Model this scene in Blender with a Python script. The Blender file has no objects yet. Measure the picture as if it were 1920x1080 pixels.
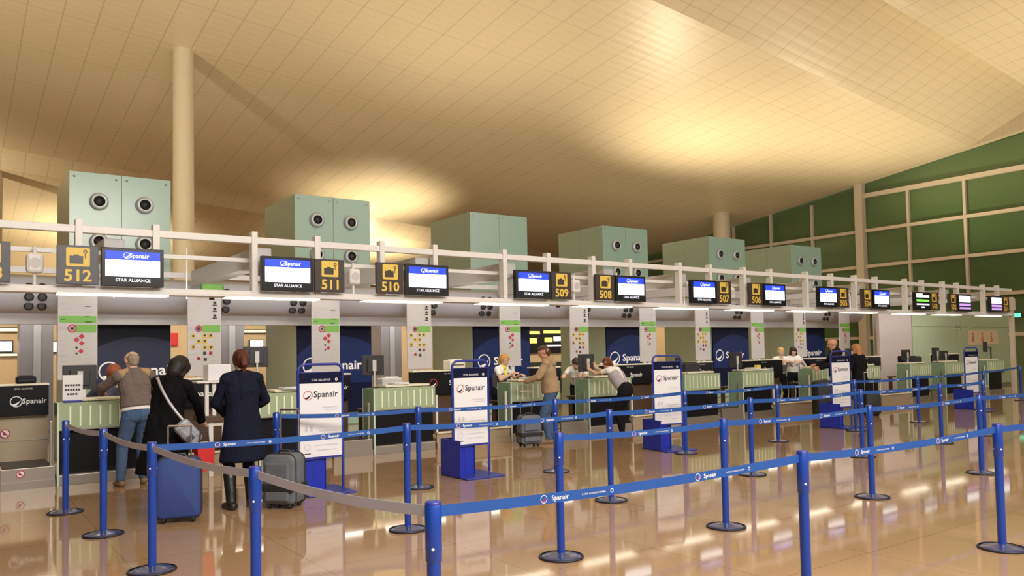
import bpy, bmesh, math, random
import numpy as np
from mathutils import Vector, Matrix, noise
random.seed(7)
PI = math.pi
SC = bpy.context.scene
COL = SC.collection
V = Vector

# ------------------------------------------------------------------ materials
MATS = {}
def mat(name, col, rough=.5, metal=0., emit=None, es=0., var=.06, vscale=6., bump=0., bscale=40., spec=.5, trans=0., alpha=1., coat=0.):
    if name in MATS: return MATS[name]
    m = bpy.data.materials.new(name); m.use_nodes = True
    nt = m.node_tree; p = nt.nodes['Principled BSDF']
    c = (*col, 1)
    p.inputs['Base Color'].default_value = c
    p.inputs['Roughness'].default_value = rough
    p.inputs['Metallic'].default_value = metal
    p.inputs['Specular IOR Level'].default_value = spec
    p.inputs['Transmission Weight'].default_value = trans
    p.inputs['Alpha'].default_value = alpha
    p.inputs['Coat Weight'].default_value = coat
    if emit:
        p.inputs['Emission Color'].default_value = (*emit, 1); p.inputs['Emission Strength'].default_value = es
    tc = nt.nodes.new('ShaderNodeTexCoord')
    if var > 0:
        n = nt.nodes.new('ShaderNodeTexNoise'); n.inputs['Scale'].default_value = vscale; n.inputs['Detail'].default_value = 3
        nt.links.new(tc.outputs['Object'], n.inputs['Vector'])
        mx = nt.nodes.new('ShaderNodeMix'); mx.data_type = 'RGBA'
        mx.inputs[6].default_value = (*[x*(1-var) for x in col], 1); mx.inputs[7].default_value = (*[min(1, x*(1+var)) for x in col], 1)
        nt.links.new(n.outputs['Fac'], mx.inputs[0]); nt.links.new(mx.outputs[2], p.inputs['Base Color'])
    if bump > 0:
        n2 = nt.nodes.new('ShaderNodeTexNoise'); n2.inputs['Scale'].default_value = bscale; n2.inputs['Detail'].default_value = 4
        b = nt.nodes.new('ShaderNodeBump'); b.inputs['Strength'].default_value = bump; b.inputs['Distance'].default_value = .01
        nt.links.new(tc.outputs['Object'], n2.inputs['Vector']); nt.links.new(n2.outputs['Fac'], b.inputs['Height']); nt.links.new(b.outputs['Normal'], p.inputs['Normal'])
    MATS[name] = m
    return m

def ceiling_mat():
    m = bpy.data.materials.new('ceiling panels'); m.use_nodes = True
    nt = m.node_tree; p = nt.nodes['Principled BSDF']; L = nt.links.new
    tc = nt.nodes.new('ShaderNodeTexCoord')
    sep = nt.nodes.new('ShaderNodeSeparateXYZ'); L(tc.outputs['Object'], sep.inputs[0])
    def lines(axis, step, wide, deep):
        w = nt.nodes.new('ShaderNodeMath'); w.operation = 'MULTIPLY'; w.inputs[1].default_value = 1/step; L(sep.outputs[axis], w.inputs[0])
        fr = nt.nodes.new('ShaderNodeMath'); fr.operation = 'FRACT'; L(w.outputs[0], fr.inputs[0])
        pp = nt.nodes.new('ShaderNodeMath'); pp.operation = 'PINGPONG'; pp.inputs[1].default_value = .5; L(fr.outputs[0], pp.inputs[0])
        rm = nt.nodes.new('ShaderNodeMapRange'); rm.inputs[1].default_value = 0; rm.inputs[2].default_value = wide/step/2; rm.inputs[3].default_value = deep; rm.inputs[4].default_value = 1; L(pp.outputs[0], rm.inputs[0])
        return rm, pp
    long_, _ = lines('X', 1.09, .07, .70); slat, pp = lines('Y', .40, .08, .91); cross, _ = lines('Y', 3.2, .08, .88)
    n = nt.nodes.new('ShaderNodeTexNoise'); n.inputs['Scale'].default_value = .35; n.inputs['Detail'].default_value = 4; L(tc.outputs['Object'], n.inputs['Vector'])
    cr = nt.nodes.new('ShaderNodeMix'); cr.data_type = 'RGBA'; cr.inputs[6].default_value = (.62, .52, .365, 1); cr.inputs[7].default_value = (.68, .57, .40, 1); L(n.outputs['Fac'], cr.inputs[0])
    src = cr.outputs[2]
    for k in (long_, slat, cross):
        mx = nt.nodes.new('ShaderNodeMix'); mx.data_type = 'RGBA'; mx.blend_type = 'MULTIPLY'; mx.inputs[0].default_value = 1
        L(src, mx.inputs[6]); L(k.outputs[0], mx.inputs[7]); src = mx.outputs[2]
    L(src, p.inputs['Base Color'])
    bp = nt.nodes.new('ShaderNodeBump'); bp.inputs['Strength'].default_value = .12; bp.inputs['Distance'].default_value = .05
    L(pp.outputs[0], bp.inputs['Height'])
    L(bp.outputs['Normal'], p.inputs['Normal'])
    p.inputs['Roughness'].default_value = .38; p.inputs['Specular IOR Level'].default_value = .38
    return m

def floor_mat():
    m = bpy.data.materials.new('polished stone floor'); m.use_nodes = True
    nt = m.node_tree; p = nt.nodes['Principled BSDF']; L = nt.links.new
    tc = nt.nodes.new('ShaderNodeTexCoord')
    mp = nt.nodes.new('ShaderNodeMapping'); mp.inputs['Rotation'].default_value = (0, 0, 0)
    b = nt.nodes.new('ShaderNodeTexBrick'); b.offset = 0
    b.inputs['Scale'].default_value = 1; b.inputs['Brick Width'].default_value = 1.2; b.inputs['Row Height'].default_value = 1.2
    b.inputs['Mortar Size'].default_value = .005; b.inputs['Mortar Smooth'].default_value = .2
    b.inputs['Color1'].default_value = (.40, .262, .15, 1); b.inputs['Color2'].default_value = (.375, .242, .138, 1); b.inputs['Mortar'].default_value = (.25, .16, .095, 1)
    L(tc.outputs['Object'], mp.inputs['Vector']); L(mp.outputs['Vector'], b.inputs['Vector'])
    n = nt.nodes.new('ShaderNodeTexNoise'); n.inputs['Scale'].default_value = 55; n.inputs['Detail'].default_value = 6
    L(tc.outputs['Object'], n.inputs['Vector'])
    mr = nt.nodes.new('ShaderNodeMapRange'); mr.inputs[3].default_value = .86; mr.inputs[4].default_value = 1.14; L(n.outputs['Fac'], mr.inputs[0])
    mx = nt.nodes.new('ShaderNodeMix'); mx.data_type = 'RGBA'; mx.blend_type = 'MULTIPLY'; mx.inputs[0].default_value = 1
    L(b.outputs['Color'], mx.inputs[6]); L(mr.outputs[0], mx.inputs[7]); L(mx.outputs[2], p.inputs['Base Color'])
    n2 = nt.nodes.new('ShaderNodeTexNoise'); n2.inputs['Scale'].default_value = 1.6; L(tc.outputs['Object'], n2.inputs['Vector'])
    m2 = nt.nodes.new('ShaderNodeMapRange'); m2.inputs[3].default_value = .035; m2.inputs[4].default_value = .075; L(n2.outputs['Fac'], m2.inputs[0]); L(m2.outputs[0], p.inputs['Roughness'])
    p.inputs['Specular IOR Level'].default_value = .55
    return m

CEIL = ceiling_mat(); FLOOR = floor_mat()
white = mat('white painted steel', (.78, .76, .74), .35)
white_dim = mat('light grey steel', (.56, .55, .54), .4)
steel = mat('brushed steel', (.52, .49, .45), .32, .85, vscale=30)
floor_tint_metal = mat('brushed panel with painted floor reflection', (.50, .40, .28), .38, .35, vscale=3)  # beige tone stands in for the brown floor mirrored in stainless steel
brown = mat('dark brown laminate', (.10, .055, .03), .45)
black = mat('black laminate', (.008, .008, .011), .4, var=.1, spec=.2)
dark = mat('dark grey plastic', (.03, .03, .035), .45)
navy = mat('navy printed board', (.004, .006, .034), .5, spec=.15)
navy_grey = mat('slate printed board', (.010, .012, .022), .5, spec=.15)
planet = mat('planet blue print', (.008, .020, .105), .5, vscale=2, var=.25, spec=.2)
planet_grey = mat('planet slate print', (.030, .034, .070), .5, vscale=2, var=.25, spec=.2)
glass_green = mat('pale green glass', (.28, .41, .33), .2, 0, var=.05, vscale=1.2, spec=.6)
glass_side = mat('pale green glass flank', (.34, .43, .32), .3, 0, var=.05, spec=.5)
glass_fin_m = mat('green glass fin', (.24, .36, .23), .2, 0, var=.05, spec=.6)
glass_edge = mat('polished glass edge', (.62, .74, .66), .15, spec=.7)
fascia_m = mat('frosted ribbed glass', (.38, .48, .31), .25, spec=.6)
rib_m = mat('glass rib with painted reflection', (.90, .95, .76), .2, spec=.6)  # pale colour paints in the light reflected along the ribs
cream = mat('cream worktop', (.78, .73, .58), .4)
grey_duct = mat('grey duct', (.40, .40, .43), .45)
grey_pillar = mat('grey pillar cladding', (.34, .34, .40), .4)
pillar_light = mat('pale pillar strip', (.55, .58, .64), .35)
blue_post = mat('blue enamel', (.005, .048, .34), .28, .0, var=.08, coat=.4, spec=.5)
blue_base = mat('dark blue rubber edge', (.012, .012, .03), .5)
blue_dome = mat('blue lacquered dome', (.05, .07, .20), .18, .35, spec=.7, coat=.6)
belt_blue = mat('blue webbing', (.012, .080, .34), .6, bump=.1, bscale=300)
belt_grey = mat('grey webbing', (.52, .53, .66), .6, bump=.1, bscale=300)
print_white = mat('white print', (.88, .88, .90), .5, var=0)
print_faint = mat('faint grey print', (.60, .60, .64), .5, var=0)
print_red = mat('red print', (.55, .03, .05), .5, var=0)
print_dark = mat('dark print', (.03, .03, .04), .5, var=0)
print_yellow = mat('yellow print', (.75, .50, .05), .5, var=0)
print_green = mat('green print', (.20, .48, .08), .5, var=0)
print_lilac = mat('lilac grey print', (.58, .52, .58), .5, var=0)
paper = mat('white paper', (.80, .80, .84), .6, var=.02)
sheet = mat('notice sheet', (.62, .60, .58), .6, var=.03)
stand_blue = mat('royal blue steel', (.012, .03, .42), .35, spec=.5)
frame_blue = mat('dark blue tube', (.02, .035, .30), .3, spec=.6)
sign_brown = mat('dark sign board', (.05, .035, .03), .4)
sign_slate = mat('slate sign board', (.085, .085, .10), .4)
sign_yellow = mat('yellow sign lettering', (.82, .58, .10), .45, var=0)
scr_black = mat('black screen bezel', (.01, .01, .014), .25, var=0)
scr_blue = mat('lit blue screen', (.01, .03, .3), .4, emit=(.015, .06, .75), es=1.1, var=0)
scr_white = mat('lit white screen', (.8, .8, .85), .4, emit=(.85, .92, 1.), es=1.5, var=0)
scr_text = mat('lit screen lettering', (.8, .8, .85), .4, emit=(.8, .85, 1.), es=1.1, var=0)
scr_green = mat('lit green line', (.2, .6, .1), .4, emit=(.25, .8, .1), es=.9, var=0)
scr_purple = mat('lit purple line', (.5, .3, .6), .4, emit=(.55, .32, .8), es=.9, var=0)
tube_lit = mat('lit fluorescent diffuser', (.9, .88, .8), .4, emit=(1., .90, .68), es=2.0, var=0)
window_dark = mat('night green glazing', (.085, .15, .062), .12, 0, spec=.7, var=.25, vscale=.15)
mullion = mat('pale mullion', (.62, .54, .44), .4)
column_m = mat('cream column paint', (.68, .58, .43), .45)
shop_m = mat('warm shop wall', (.55, .42, .26), .6)
shop_lit = mat('lit shop panel', (.9, .8, .6), .5, emit=(1., .78, .46), es=1.0, var=0)
shop_white = mat('lit white panel', (.9, .9, .95), .5, emit=(.95, .97, 1.), es=1.6, var=0)
amber_lit = mat('lit amber display', (.8, .6, .1), .5, emit=(1., .75, .12), es=1.6, var=0)
exit_lit = mat('lit green sign', (.1, .7, .3), .5, emit=(.1, .9, .45), es=1.6, var=0)
pvc_green = mat('green plastic', (.16, .34, .12), .4)
red_m = mat('red plastic', (.55, .02, .02), .4)
rubber = mat('black rubber', (.015, .015, .015), .6)
chrome = mat('chrome', (.75, .75, .78), .12, 1., var=0)
nozzle_rim = mat('nozzle rim grey', (.46, .48, .50), .3, .3)
nozzle_dark = mat('nozzle throat', (.01, .01, .012), .5, var=0)
skin = mat('skin', (.66, .40, .28), .5, var=.05, vscale=30)
skin_pale = mat('pale skin', (.74, .48, .36), .5, var=.05, vscale=30)
skin_red = mat('ruddy skin', (.62, .30, .20), .5, var=.05, vscale=30)
eye_white = mat('eye white', (.8, .78, .75), .3, var=0)
lip = mat('lip', (.45, .14, .12), .45, var=0)
def cloth(n, c, v=.18, s=18): return mat(n, c, .85, var=v, vscale=s, bump=.35, bscale=120, spec=.1)
def hairm(n, c):
    m = mat(n, c, .48, var=.45, vscale=60, bump=.7, bscale=110, spec=.35); nt = m.node_tree
    tc = next(x for x in nt.nodes if x.type == 'TEX_COORD'); mp = nt.nodes.new('ShaderNodeMapping'); mp.inputs['Scale'].default_value = (1, 1, .14)
    for l in [l for l in nt.links if l.from_node == tc]: nt.links.new(mp.outputs['Vector'], l.to_socket)
    nt.links.new(tc.outputs['Object'], mp.inputs['Vector'])
    return m

# ------------------------------------------------------------------ mesh builder
_text_cache = {}
def text_geo(s, bold):
    k = (s, bold)
    if k not in _text_cache:
        cu = bpy.data.curves.new('t', 'FONT'); cu.body = s; cu.resolution_u = 2; cu.offset = bold
        o = bpy.data.objects.new('t', cu); COL.objects.link(o)
        dg = bpy.context.evaluated_depsgraph_get(); me = o.evaluated_get(dg).to_mesh()
        vs = [tuple(v.co) for v in me.vertices]; fs = [tuple(p.vertices) for p in me.polygons]
        o.evaluated_get(dg).to_mesh_clear()
        bpy.data.objects.remove(o); bpy.data.curves.remove(cu)
        _text_cache[k] = (vs, fs)
    return _text_cache[k]
_box_cache = {}
class MB:
    def __init__(self): self.v = []; self.f = []; self.m = []; self.s = []
    def add(self, vs, fs, mi=0, smooth=False):
        b = len(self.v); self.v.extend(tuple(x) for x in vs)
        for f in fs: self.f.append(tuple(b+i for i in f)); self.m.append(mi); self.s.append(smooth)
        return self
    def box(self, x0, y0, z0, x1, y1, z1, mi=0, bev=0., rot=None):
        c = V(((x0+x1)/2, (y0+y1)/2, (z0+z1)/2)); d = (abs(x1-x0), abs(y1-y0), abs(z1-z0))
        k = (round(d[0], 5), round(d[1], 5), round(d[2], 5), bev)
        if k not in _box_cache:
            bm = bmesh.new(); bmesh.ops.create_cube(bm, size=1)
            for v in bm.verts: v.co = V((v.co.x*d[0], v.co.y*d[1], v.co.z*d[2]))
            if bev > 0: bmesh.ops.bevel(bm, geom=bm.edges[:], offset=min(bev, min(d)*.45), segments=2, affect='EDGES', profile=.5)
            bm.verts.index_update()
            _box_cache[k] = ([v.co.copy() for v in bm.verts], [[v.index for v in f.verts] for f in bm.faces]); bm.free()
        vs, fs = _box_cache[k]
        if rot is not None: vs = [rot @ v for v in vs]
        return self.add([v+c for v in vs], fs, mi, False)
    def tube(self, path, r, mi=0, n=10, cap=True, rs=None, smooth=True):
        path = [V(p) for p in path]; N = len(path); rings = []
        up = V((0, 0, 1)); ref = None
        for i, p in enumerate(path):
            t = (path[min(i+1, N-1)]-path[max(i-1, 0)]).normalized()
            if ref is None: ref = t.orthogonal().normalized()
            ref = (ref - t*ref.dot(t)).normalized(); bi = t.cross(ref)
            rr = rs[i] if rs else r
            rings.append([p + (ref*math.cos(2*PI*k/n) + bi*math.sin(2*PI*k/n))*rr for k in range(n)])
        vs = [v for R_ in rings for v in R_]; fs = []
        for i in range(N-1):
            for k in range(n): fs.append((i*n+k, i*n+(k+1) % n, (i+1)*n+(k+1) % n, (i+1)*n+k))
        self.add(vs, fs, mi, smooth)
        if cap:
            self.add(rings[0], [tuple(range(n-1, -1, -1))], mi); self.add(rings[-1], [tuple(range(n))], mi)
        return self
    def lathe(self, prof, c=(0, 0, 0), mi=0, n=28, axis='Z', smooth=True):
        vs = []; fs = []; c = V(c)
        for r, z in prof:
            for k in range(n):
                a = 2*PI*k/n; x, y = r*math.cos(a), r*math.sin(a)
                vs.append(c + (V((x, y, z)) if axis == 'Z' else V((x, -z, y)) if axis == 'Y' else V((z, x, y))))
        for i in range(len(prof)-1):
            for k in range(n): fs.append((i*n+k, i*n+(k+1) % n, (i+1)*n+(k+1) % n, (i+1)*n+k))
        return self.add(vs, fs, mi, smooth)
    def prism(self, pts, d, mi=0):
        """closed outline pts extruded by vector d"""
        n = len(pts); d = V(d); pts = [V(p) for p in pts]
        self.add(pts + [p+d for p in pts], [tuple(range(n-1, -1, -1)), tuple(range(n, 2*n))] + [(i, (i+1) % n, n+(i+1) % n, n+i) for i in range(n)], mi)
        return self
    def flat(self, pts, mi=0):
        return self.add(pts, [tuple(range(len(pts)))], mi)
    def text(self, s, size, o, xd, yd, mi=0, bold=.0, align='C', wide=1.):
        vs, fs = text_geo(s, bold); o = V(o); xd = V(xd); yd = V(yd)
        if not vs: return self
        xs = [v[0] for v in vs]; x0, x1 = min(xs), max(xs)
        off = -(x0+x1)/2 if align == 'C' else -x0
        return self.add([o + xd*((v[0]+off)*size*wide) + yd*(v[1]*size) for v in vs], fs, mi)
    def ring(self, o, xd, yd, ro, ri, mi=0, n=24, a0=0, a1=2*PI):
        o = V(o); xd = V(xd); yd = V(yd); vs = []; fs = []
        full = abs(a1-a0-2*PI) < 1e-6; m = n if full else n+1
        for k in range(m):
            a = a0+(a1-a0)*k/n
            vs += [o+(xd*math.cos(a)+yd*math.sin(a))*ro, o+(xd*math.cos(a)+yd*math.sin(a))*ri]
        for k in range(n):
            j = (k+1) % m; fs.append((2*k, 2*j, 2*j+1, 2*k+1))
        return self.add(vs, fs, mi)
    def disc(self, o, xd, yd, r, mi=0, n=18):
        o = V(o); xd = V(xd); yd = V(yd)
        return self.flat([o+(xd*math.cos(2*PI*k/n)+yd*math.sin(2*PI*k/n))*r for k in range(n)], mi)
    def logo(self, o, xd, yd, r, mi=0, mi2=None):
        """ring with a swoosh across its lower half"""
        mi2 = mi if mi2 is None else mi2
        o = V(o); xd = V(xd); yd = V(yd)
        self.ring(o, xd, yd, r, r*.86, mi)
        up = []; lo = []
        for k in range(11):
            t = k/10; x = -.72+1.46*t
            up.append(o+xd*(x*r)+yd*((-.50+.15*t+.62*t*t)*r)); lo.append(o+xd*(x*r)+yd*((-.50-.42*math.sin(PI*t)*.9+.77*t*t)*r))
        self.add(up+lo, [(i, i+1, 11+i+1, 11+i) for i in range(10)], mi2)
        return self
    def merge(self, o, off):
        b = len(self.v); self.v += o.v; self.f += [tuple(b+i for i in f) for f in o.f]; self.m += [m+off for m in o.m]; self.s += o.s
        return self
    def build(self, name, mats, parent=None, loc=None):
        me = bpy.data.meshes.new(name); me.from_pydata(self.v, [], self.f)
        for m in (mats if isinstance(mats, (list, tuple)) else [mats]): me.materials.append(m)
        me.polygons.foreach_set('material_index', self.m); me.polygons.foreach_set('use_smooth', self.s); me.update()
        o = bpy.data.objects.new(name, me); COL.objects.link(o)
        if parent is not None: o.parent = parent
        if loc is not None: o.location = loc
        return o

def tag(o, label=None, cat=None, group=None, kind=None):
    if label: o['label'] = label
    if cat: o['category'] = cat
    if group: o['group'] = group
    if kind: o['kind'] = kind
    return o
def thing(name, label, cat, loc=(0, 0, 0), rz=0, group=None):
    o = bpy.data.objects.new(name, None); COL.objects.link(o); o.location = loc; o.rotation_euler = (0, 0, rz)
    o.empty_display_size = .1
    return tag(o, label, cat, group)
def copy_tree(o, loc=None, rz=None, label=None):
    def cp(s, par):
        c = s.copy(); COL.objects.link(c)
        if par is not None: c.parent = par
        for ch in [x for x in kids.get(s.name, [])]: cp(ch, c)
        return c
    kids = {}
    for ch in o.children_recursive: kids.setdefault(ch.parent.name, []).append(ch)
    c = cp(o, None)
    if loc is not None: c.location = loc
    if rz is not None: c.rotation_euler = (0, 0, rz)
    if label: c['label'] = label
    return c
def struct(o): o['kind'] = 'structure'; return o

XD, YD, ZD = V((1, 0, 0)), V((0, 1, 0)), V((0, 0, 1))

# ------------------------------------------------------------------ camera
H_EYE = 1.65
yaw, pitch, roll = math.radians(35.4), math.atan(61/1490), math.radians(1.09)
F0 = V((math.sin(yaw), math.cos(yaw), 0)); R0 = V((math.cos(yaw), -math.sin(yaw), 0))
Fv = F0*math.cos(pitch)+ZD*math.sin(pitch); U1 = ZD*math.cos(pitch)-F0*math.sin(pitch)
Rv = R0*math.cos(roll)-U1*math.sin(roll); Uv = U1*math.cos(roll)+R0*math.sin(roll)
cam = bpy.data.cameras.new('camera'); cam.sensor_width = 36; cam.lens = 1490/1920*36; cam.shift_y = 60/1920; cam.clip_end = 300
co = bpy.data.objects.new('camera', cam); COL.objects.link(co)
Mx = Matrix((Rv, Uv, -Fv)).transposed().to_4x4(); Mx.translation = (0, 0, H_EYE); co.matrix_world = Mx
SC.camera = co

# ------------------------------------------------------------------ setting
def ceil_z(x, y): return 18.28-.089*x-.123*y
b = MB(); b.flat([(-45, -20, 0), (60, -20, 0), (60, 72, 0), (-45, 72, 0)])
struct(b.build('floor', FLOOR))
b = MB()
# vaulted roof lining: sawtooth roof strips between Y 15-19.5 and 46.7-49.7, ending at X 43.6
def patch(x0, x1, ya, yb, za=0, zb=0, ny=1):
    nx = 24
    for i in range(nx):
        for j in range(ny):
            xa, xb = x0+(x1-x0)*i/nx, x0+(x1-x0)*(i+1)/nx
            y0, y1 = ya+(yb-ya)*j/ny, ya+(yb-ya)*(j+1)/ny
            d0, d1 = za+(zb-za)*j/ny, za+(zb-za)*(j+1)/ny
            b.flat([(xa, y0, ceil_z(xa, y0)+d0), (xa, y1, ceil_z(xa, y1)+d1), (xb, y1, ceil_z(xb, y1)+d1), (xb, y0, ceil_z(xb, y0)+d0)])
XL, XR, TR = -45, 44, 1.5
patch(XL, XR, -20, 15.0)
patch(XL, 43.6, 15.0, 19.6, TR, 0)
b.flat([(XL, 15, ceil_z(XL, 15)), (XL, 15, ceil_z(XL, 15)+TR), (43.6, 15, ceil_z(43.6, 15)+TR), (43.6, 15, ceil_z(43.6, 15))])
b.flat([(43.6, 15, ceil_z(43.6, 15)), (43.6, 15, ceil_z(43.6, 15)+TR), (43.6, 19.6, ceil_z(43.6, 19.6))])
patch(43.6, XR, 15.0, 19.6)
patch(XL, XR, 19.6, 46.7)
patch(XL, XR, 46.7, 49.8, .9, 0)
b.flat([(XL, 46.7, ceil_z(XL, 46.7)), (XL, 46.7, ceil_z(XL, 46.7)+.9), (XR, 46.7, ceil_z(XR, 46.7)+.9), (XR, 46.7, ceil_z(XR, 46.7))])
patch(XL, XR, 49.8, 72)
struct(b.build('ceiling', CEIL))
b = MB(); b.box(-45, 66, 0, 44, 66.3, 20); struct(b.build('wall_back', mat('beige back wall', (.60, .48, .33), .7)))
b = MB(); b.box(-45.3, -20, 0, -45, 72, 26); struct(b.build('wall_left', mat('beige side wall', (.55, .44, .30), .7)))
# glazed right wall
wr = thing('window_1', 'tall dark glazed end wall with pale mullions', 'window', (44, 0, 0)); del wr['label'], wr['category']; struct(wr)
b = MB(); b.box(.12, -20, 0, .18, 66, 19); b.build('glazing', window_dark, wr)
b = MB()
for z in (2.1, 4.2, 6.3, 8.4): b.box(-.08, -20, z-.09, .12, 66, z+.09)
b.box(-.08, -20, 10.35, .12, 26, 10.6)
b.build('transom', mullion, wr)
b = MB()
for k, y in enumerate(np.arange(-16.4, 66, 3.05)):
    b.box(-.06, y-.07, 0, .12, y+.07, min(10.5, ceil_z(44, y)))
b.build('mullion', mullion, wr)
b = MB()
for y in (26.05, 7.8, 44.3): b.box(-.35, y-.24, 0, .1, y+.24, ceil_z(44, y)+.05, 0, .02)
b.build('window_post', mullion, wr)

# round columns that carry the roof
def column(x, y, r, label):
    z = ceil_z(x, y)+.1
    t = thing('column', label, 'column', (x, y, 0), 0)
    b = MB(); b.lathe([(r, 0), (r, z)], n=36); b.build('shaft', column_m, t)
    b = MB(); b.lathe([(r+.06, 0), (r+.06, .25), (r, .27)], n=36); b.build('plinth', steel, t)
column(7.42, 32.3, .385, 'tall round cream column rising behind the nearest air tower')
column(41.3, 34.2, .55, 'short-looking cream column by the glazed end wall behind the far air towers')
column(1.9, 50.5, .45, 'distant cream column glimpsed under the gantry rails left of the 512 sign')

# ------------------------------------------------------------------ air towers with posters
def tower(x, label, nozzles=True):
    W_, D_, Z_ = 1.90, 2.1, 5.45
    t = thing('air_tower', label, 'air tower', (x, 17.9, 0), 0, 'green glass air towers behind the desks')
    b = MB(); b.box(.03, .03, 0, W_-.03, D_, Z_-.03); b.build('core', glass_side, t)
    for i, (a, c) in enumerate(((0, W_/2-.004), (W_/2+.004, W_))):
        b = MB(); b.box(a, 0, .02, c, .028, Z_, 0, .004)
        b.build('front_panel', glass_green, t)
    b = MB()
    for i in range(2): b.box(0, .03+i*D_/2, .02, .028, .03+(i+1)*D_/2-.008, Z_, 0, .004)
    b.build('side_panel', glass_side, t)
    b = MB()
    for xx in (.09, W_/2-.1, W_/2+.1, W_-.09):
        b.lathe([(0, .012), (.022, .010), (.024, 0)], (xx, 0, Z_-.1), 0, 12, 'Y')
    b.build('clamp', steel, t)
    if nozzles:
        for xx in (.28*W_, .73*W_):
            for zz in (4.87, 4.05):
                b = MB()
                b.lathe([(.165, 0), (.178, .03), (.17, .06), (.13, .10), (.105, .085)], (xx, 0, zz), 0, 28, 'Y')
                # the inner ball is tipped a little upwards
                vs = []
                b.lathe([(.105, .085), (.10, .02), (0, .015)], (xx, 0, zz+.012), 1, 28, 'Y')
                b.build('air_nozzle', [nozzle_rim, nozzle_dark], t)
    return t
TX = [1.95+4.735*k for k in range(6)]
TX = [1.95, 6.57, 11.40, 16.14, 20.92, 25.45]
names = ['left of the tall cream column, first in the row', 'above the 511 and 510 signs, second in the row', 'without nozzles above the 509 sign', 'above the 508 sign, fourth in the row', 'above the 506 sign, fifth in the row', 'nearest the glazed end wall, sixth in the row']
for k, x in enumerate(TX): tower(x, 'pale green glass air tower ' + names[k], k != 2)
def poster(x, label, pl, bg, x0=.02, x1=1.88):
    t = thing('airline_poster', label, 'poster', (x, 17.88, 0), 0, 'dark airline posters on the air towers')
    b = MB(); b.box(x0, -.03, .3, x1, .018, 2.62)
    y = -.032; pts = []; bd = b; b = MB()
    cx_, r = (x0+x1)/2+.15, 1.55; cz = 2.12-r
    a0 = math.acos(min(1, (x1-cx_)/r)); a1 = math.acos(max(-1, (x0-cx_)/r))
    pts = [(cx_+r*math.cos(a0+(a1-a0)*k/20), y, cz+r*math.sin(a0+(a1-a0)*k/20)) for k in range(21)]
    pts += [(x0, y, 1.0), (x1, y, 1.0)]
    b.flat(pts[::-1]); bd.merge(b, 1)
    b = MB(); y = -.036
    b.logo((x0+.32, y, 1.42), XD, ZD, .2, 0); b.text('Spanair', .30, (x0+1.12, y, 1.33), XD, ZD, 0, .018, wide=1.1)
    b.text('STAR ALLIANCE', .085, (x0+.5, y, 2.46), XD, ZD, 0); b.ring((x0+1.0, y, 2.49), XD, ZD, .045, .028, 0, 10)
    b.box(x0+1.12, y, 2.42, x0+1.125, y+.004, 2.56); b.text('MEMBER', .06, (x0+1.32, y, 2.465), XD, ZD, 0)
    bd.merge(b, 2).build('printed_board', [bg, pl, print_white], t)
for k, x in enumerate(TX):
    poster(x, 'dark airline poster with planet arc ' + ['behind the 512 desk, slate grey', 'behind the 511 desk, bright navy', 'behind the 509 desk', 'behind the 508 desk', 'behind the 507 and 506 desks', 'behind the 505 desk'][k], planet_grey if k == 0 else planet, navy_grey if k == 0 else navy, .4 if k == 0 else .02)

# ------------------------------------------------------------------ long duct with nozzle clusters
t = thing('bulkhead_duct', 'long grey rounded air duct behind the gantry with black nozzles', 'air duct', (0, 16.5, 0))
b = MB(); prof = []
for k in range(13):
    a = -PI/2 - PI*k/12
    prof.append((math.cos(a)*.36, 2.86+math.sin(a)*.34))
prof = [(.5, 2.52)] + prof + [(.5, 3.2)]
n = len(prof)
b.add([(-6, p[0], p[1]) for p in prof]+[(27.2, p[0], p[1]) for p in prof], [(i, i+1, n+i+1, n+i) for i in range(n-1)], 0, True)
b.build('duct_shell', grey_duct, t)
b = MB(); b.box(-6, .28, 2.33, 27.2, .5, 2.55); b.build('duct_shelf', white_dim, t)
b = MB()
for x in np.arange(-4, 27, 2.37): b.lathe([(.365, -.006), (.365, .006)], (x, 0, 2.86), 0, 40, 'X')
for gx in [1.25+4.735*k for k in range(6)] + [4.42+4.735*k for k in range(5)]:
    b = MB()
    for dx in (-.1, .1):
        for dz, yy in ((2.95, -.355), (2.78, -.36), (2.62, -.28)):
            b.lathe([(.072, 0), (.075, .025), (.05, .035), (.0, .03)], (gx+dx, yy+.01, dz), 0, 16, 'Y')
    b.build('air_nozzle', nozzle_dark, t)

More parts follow.
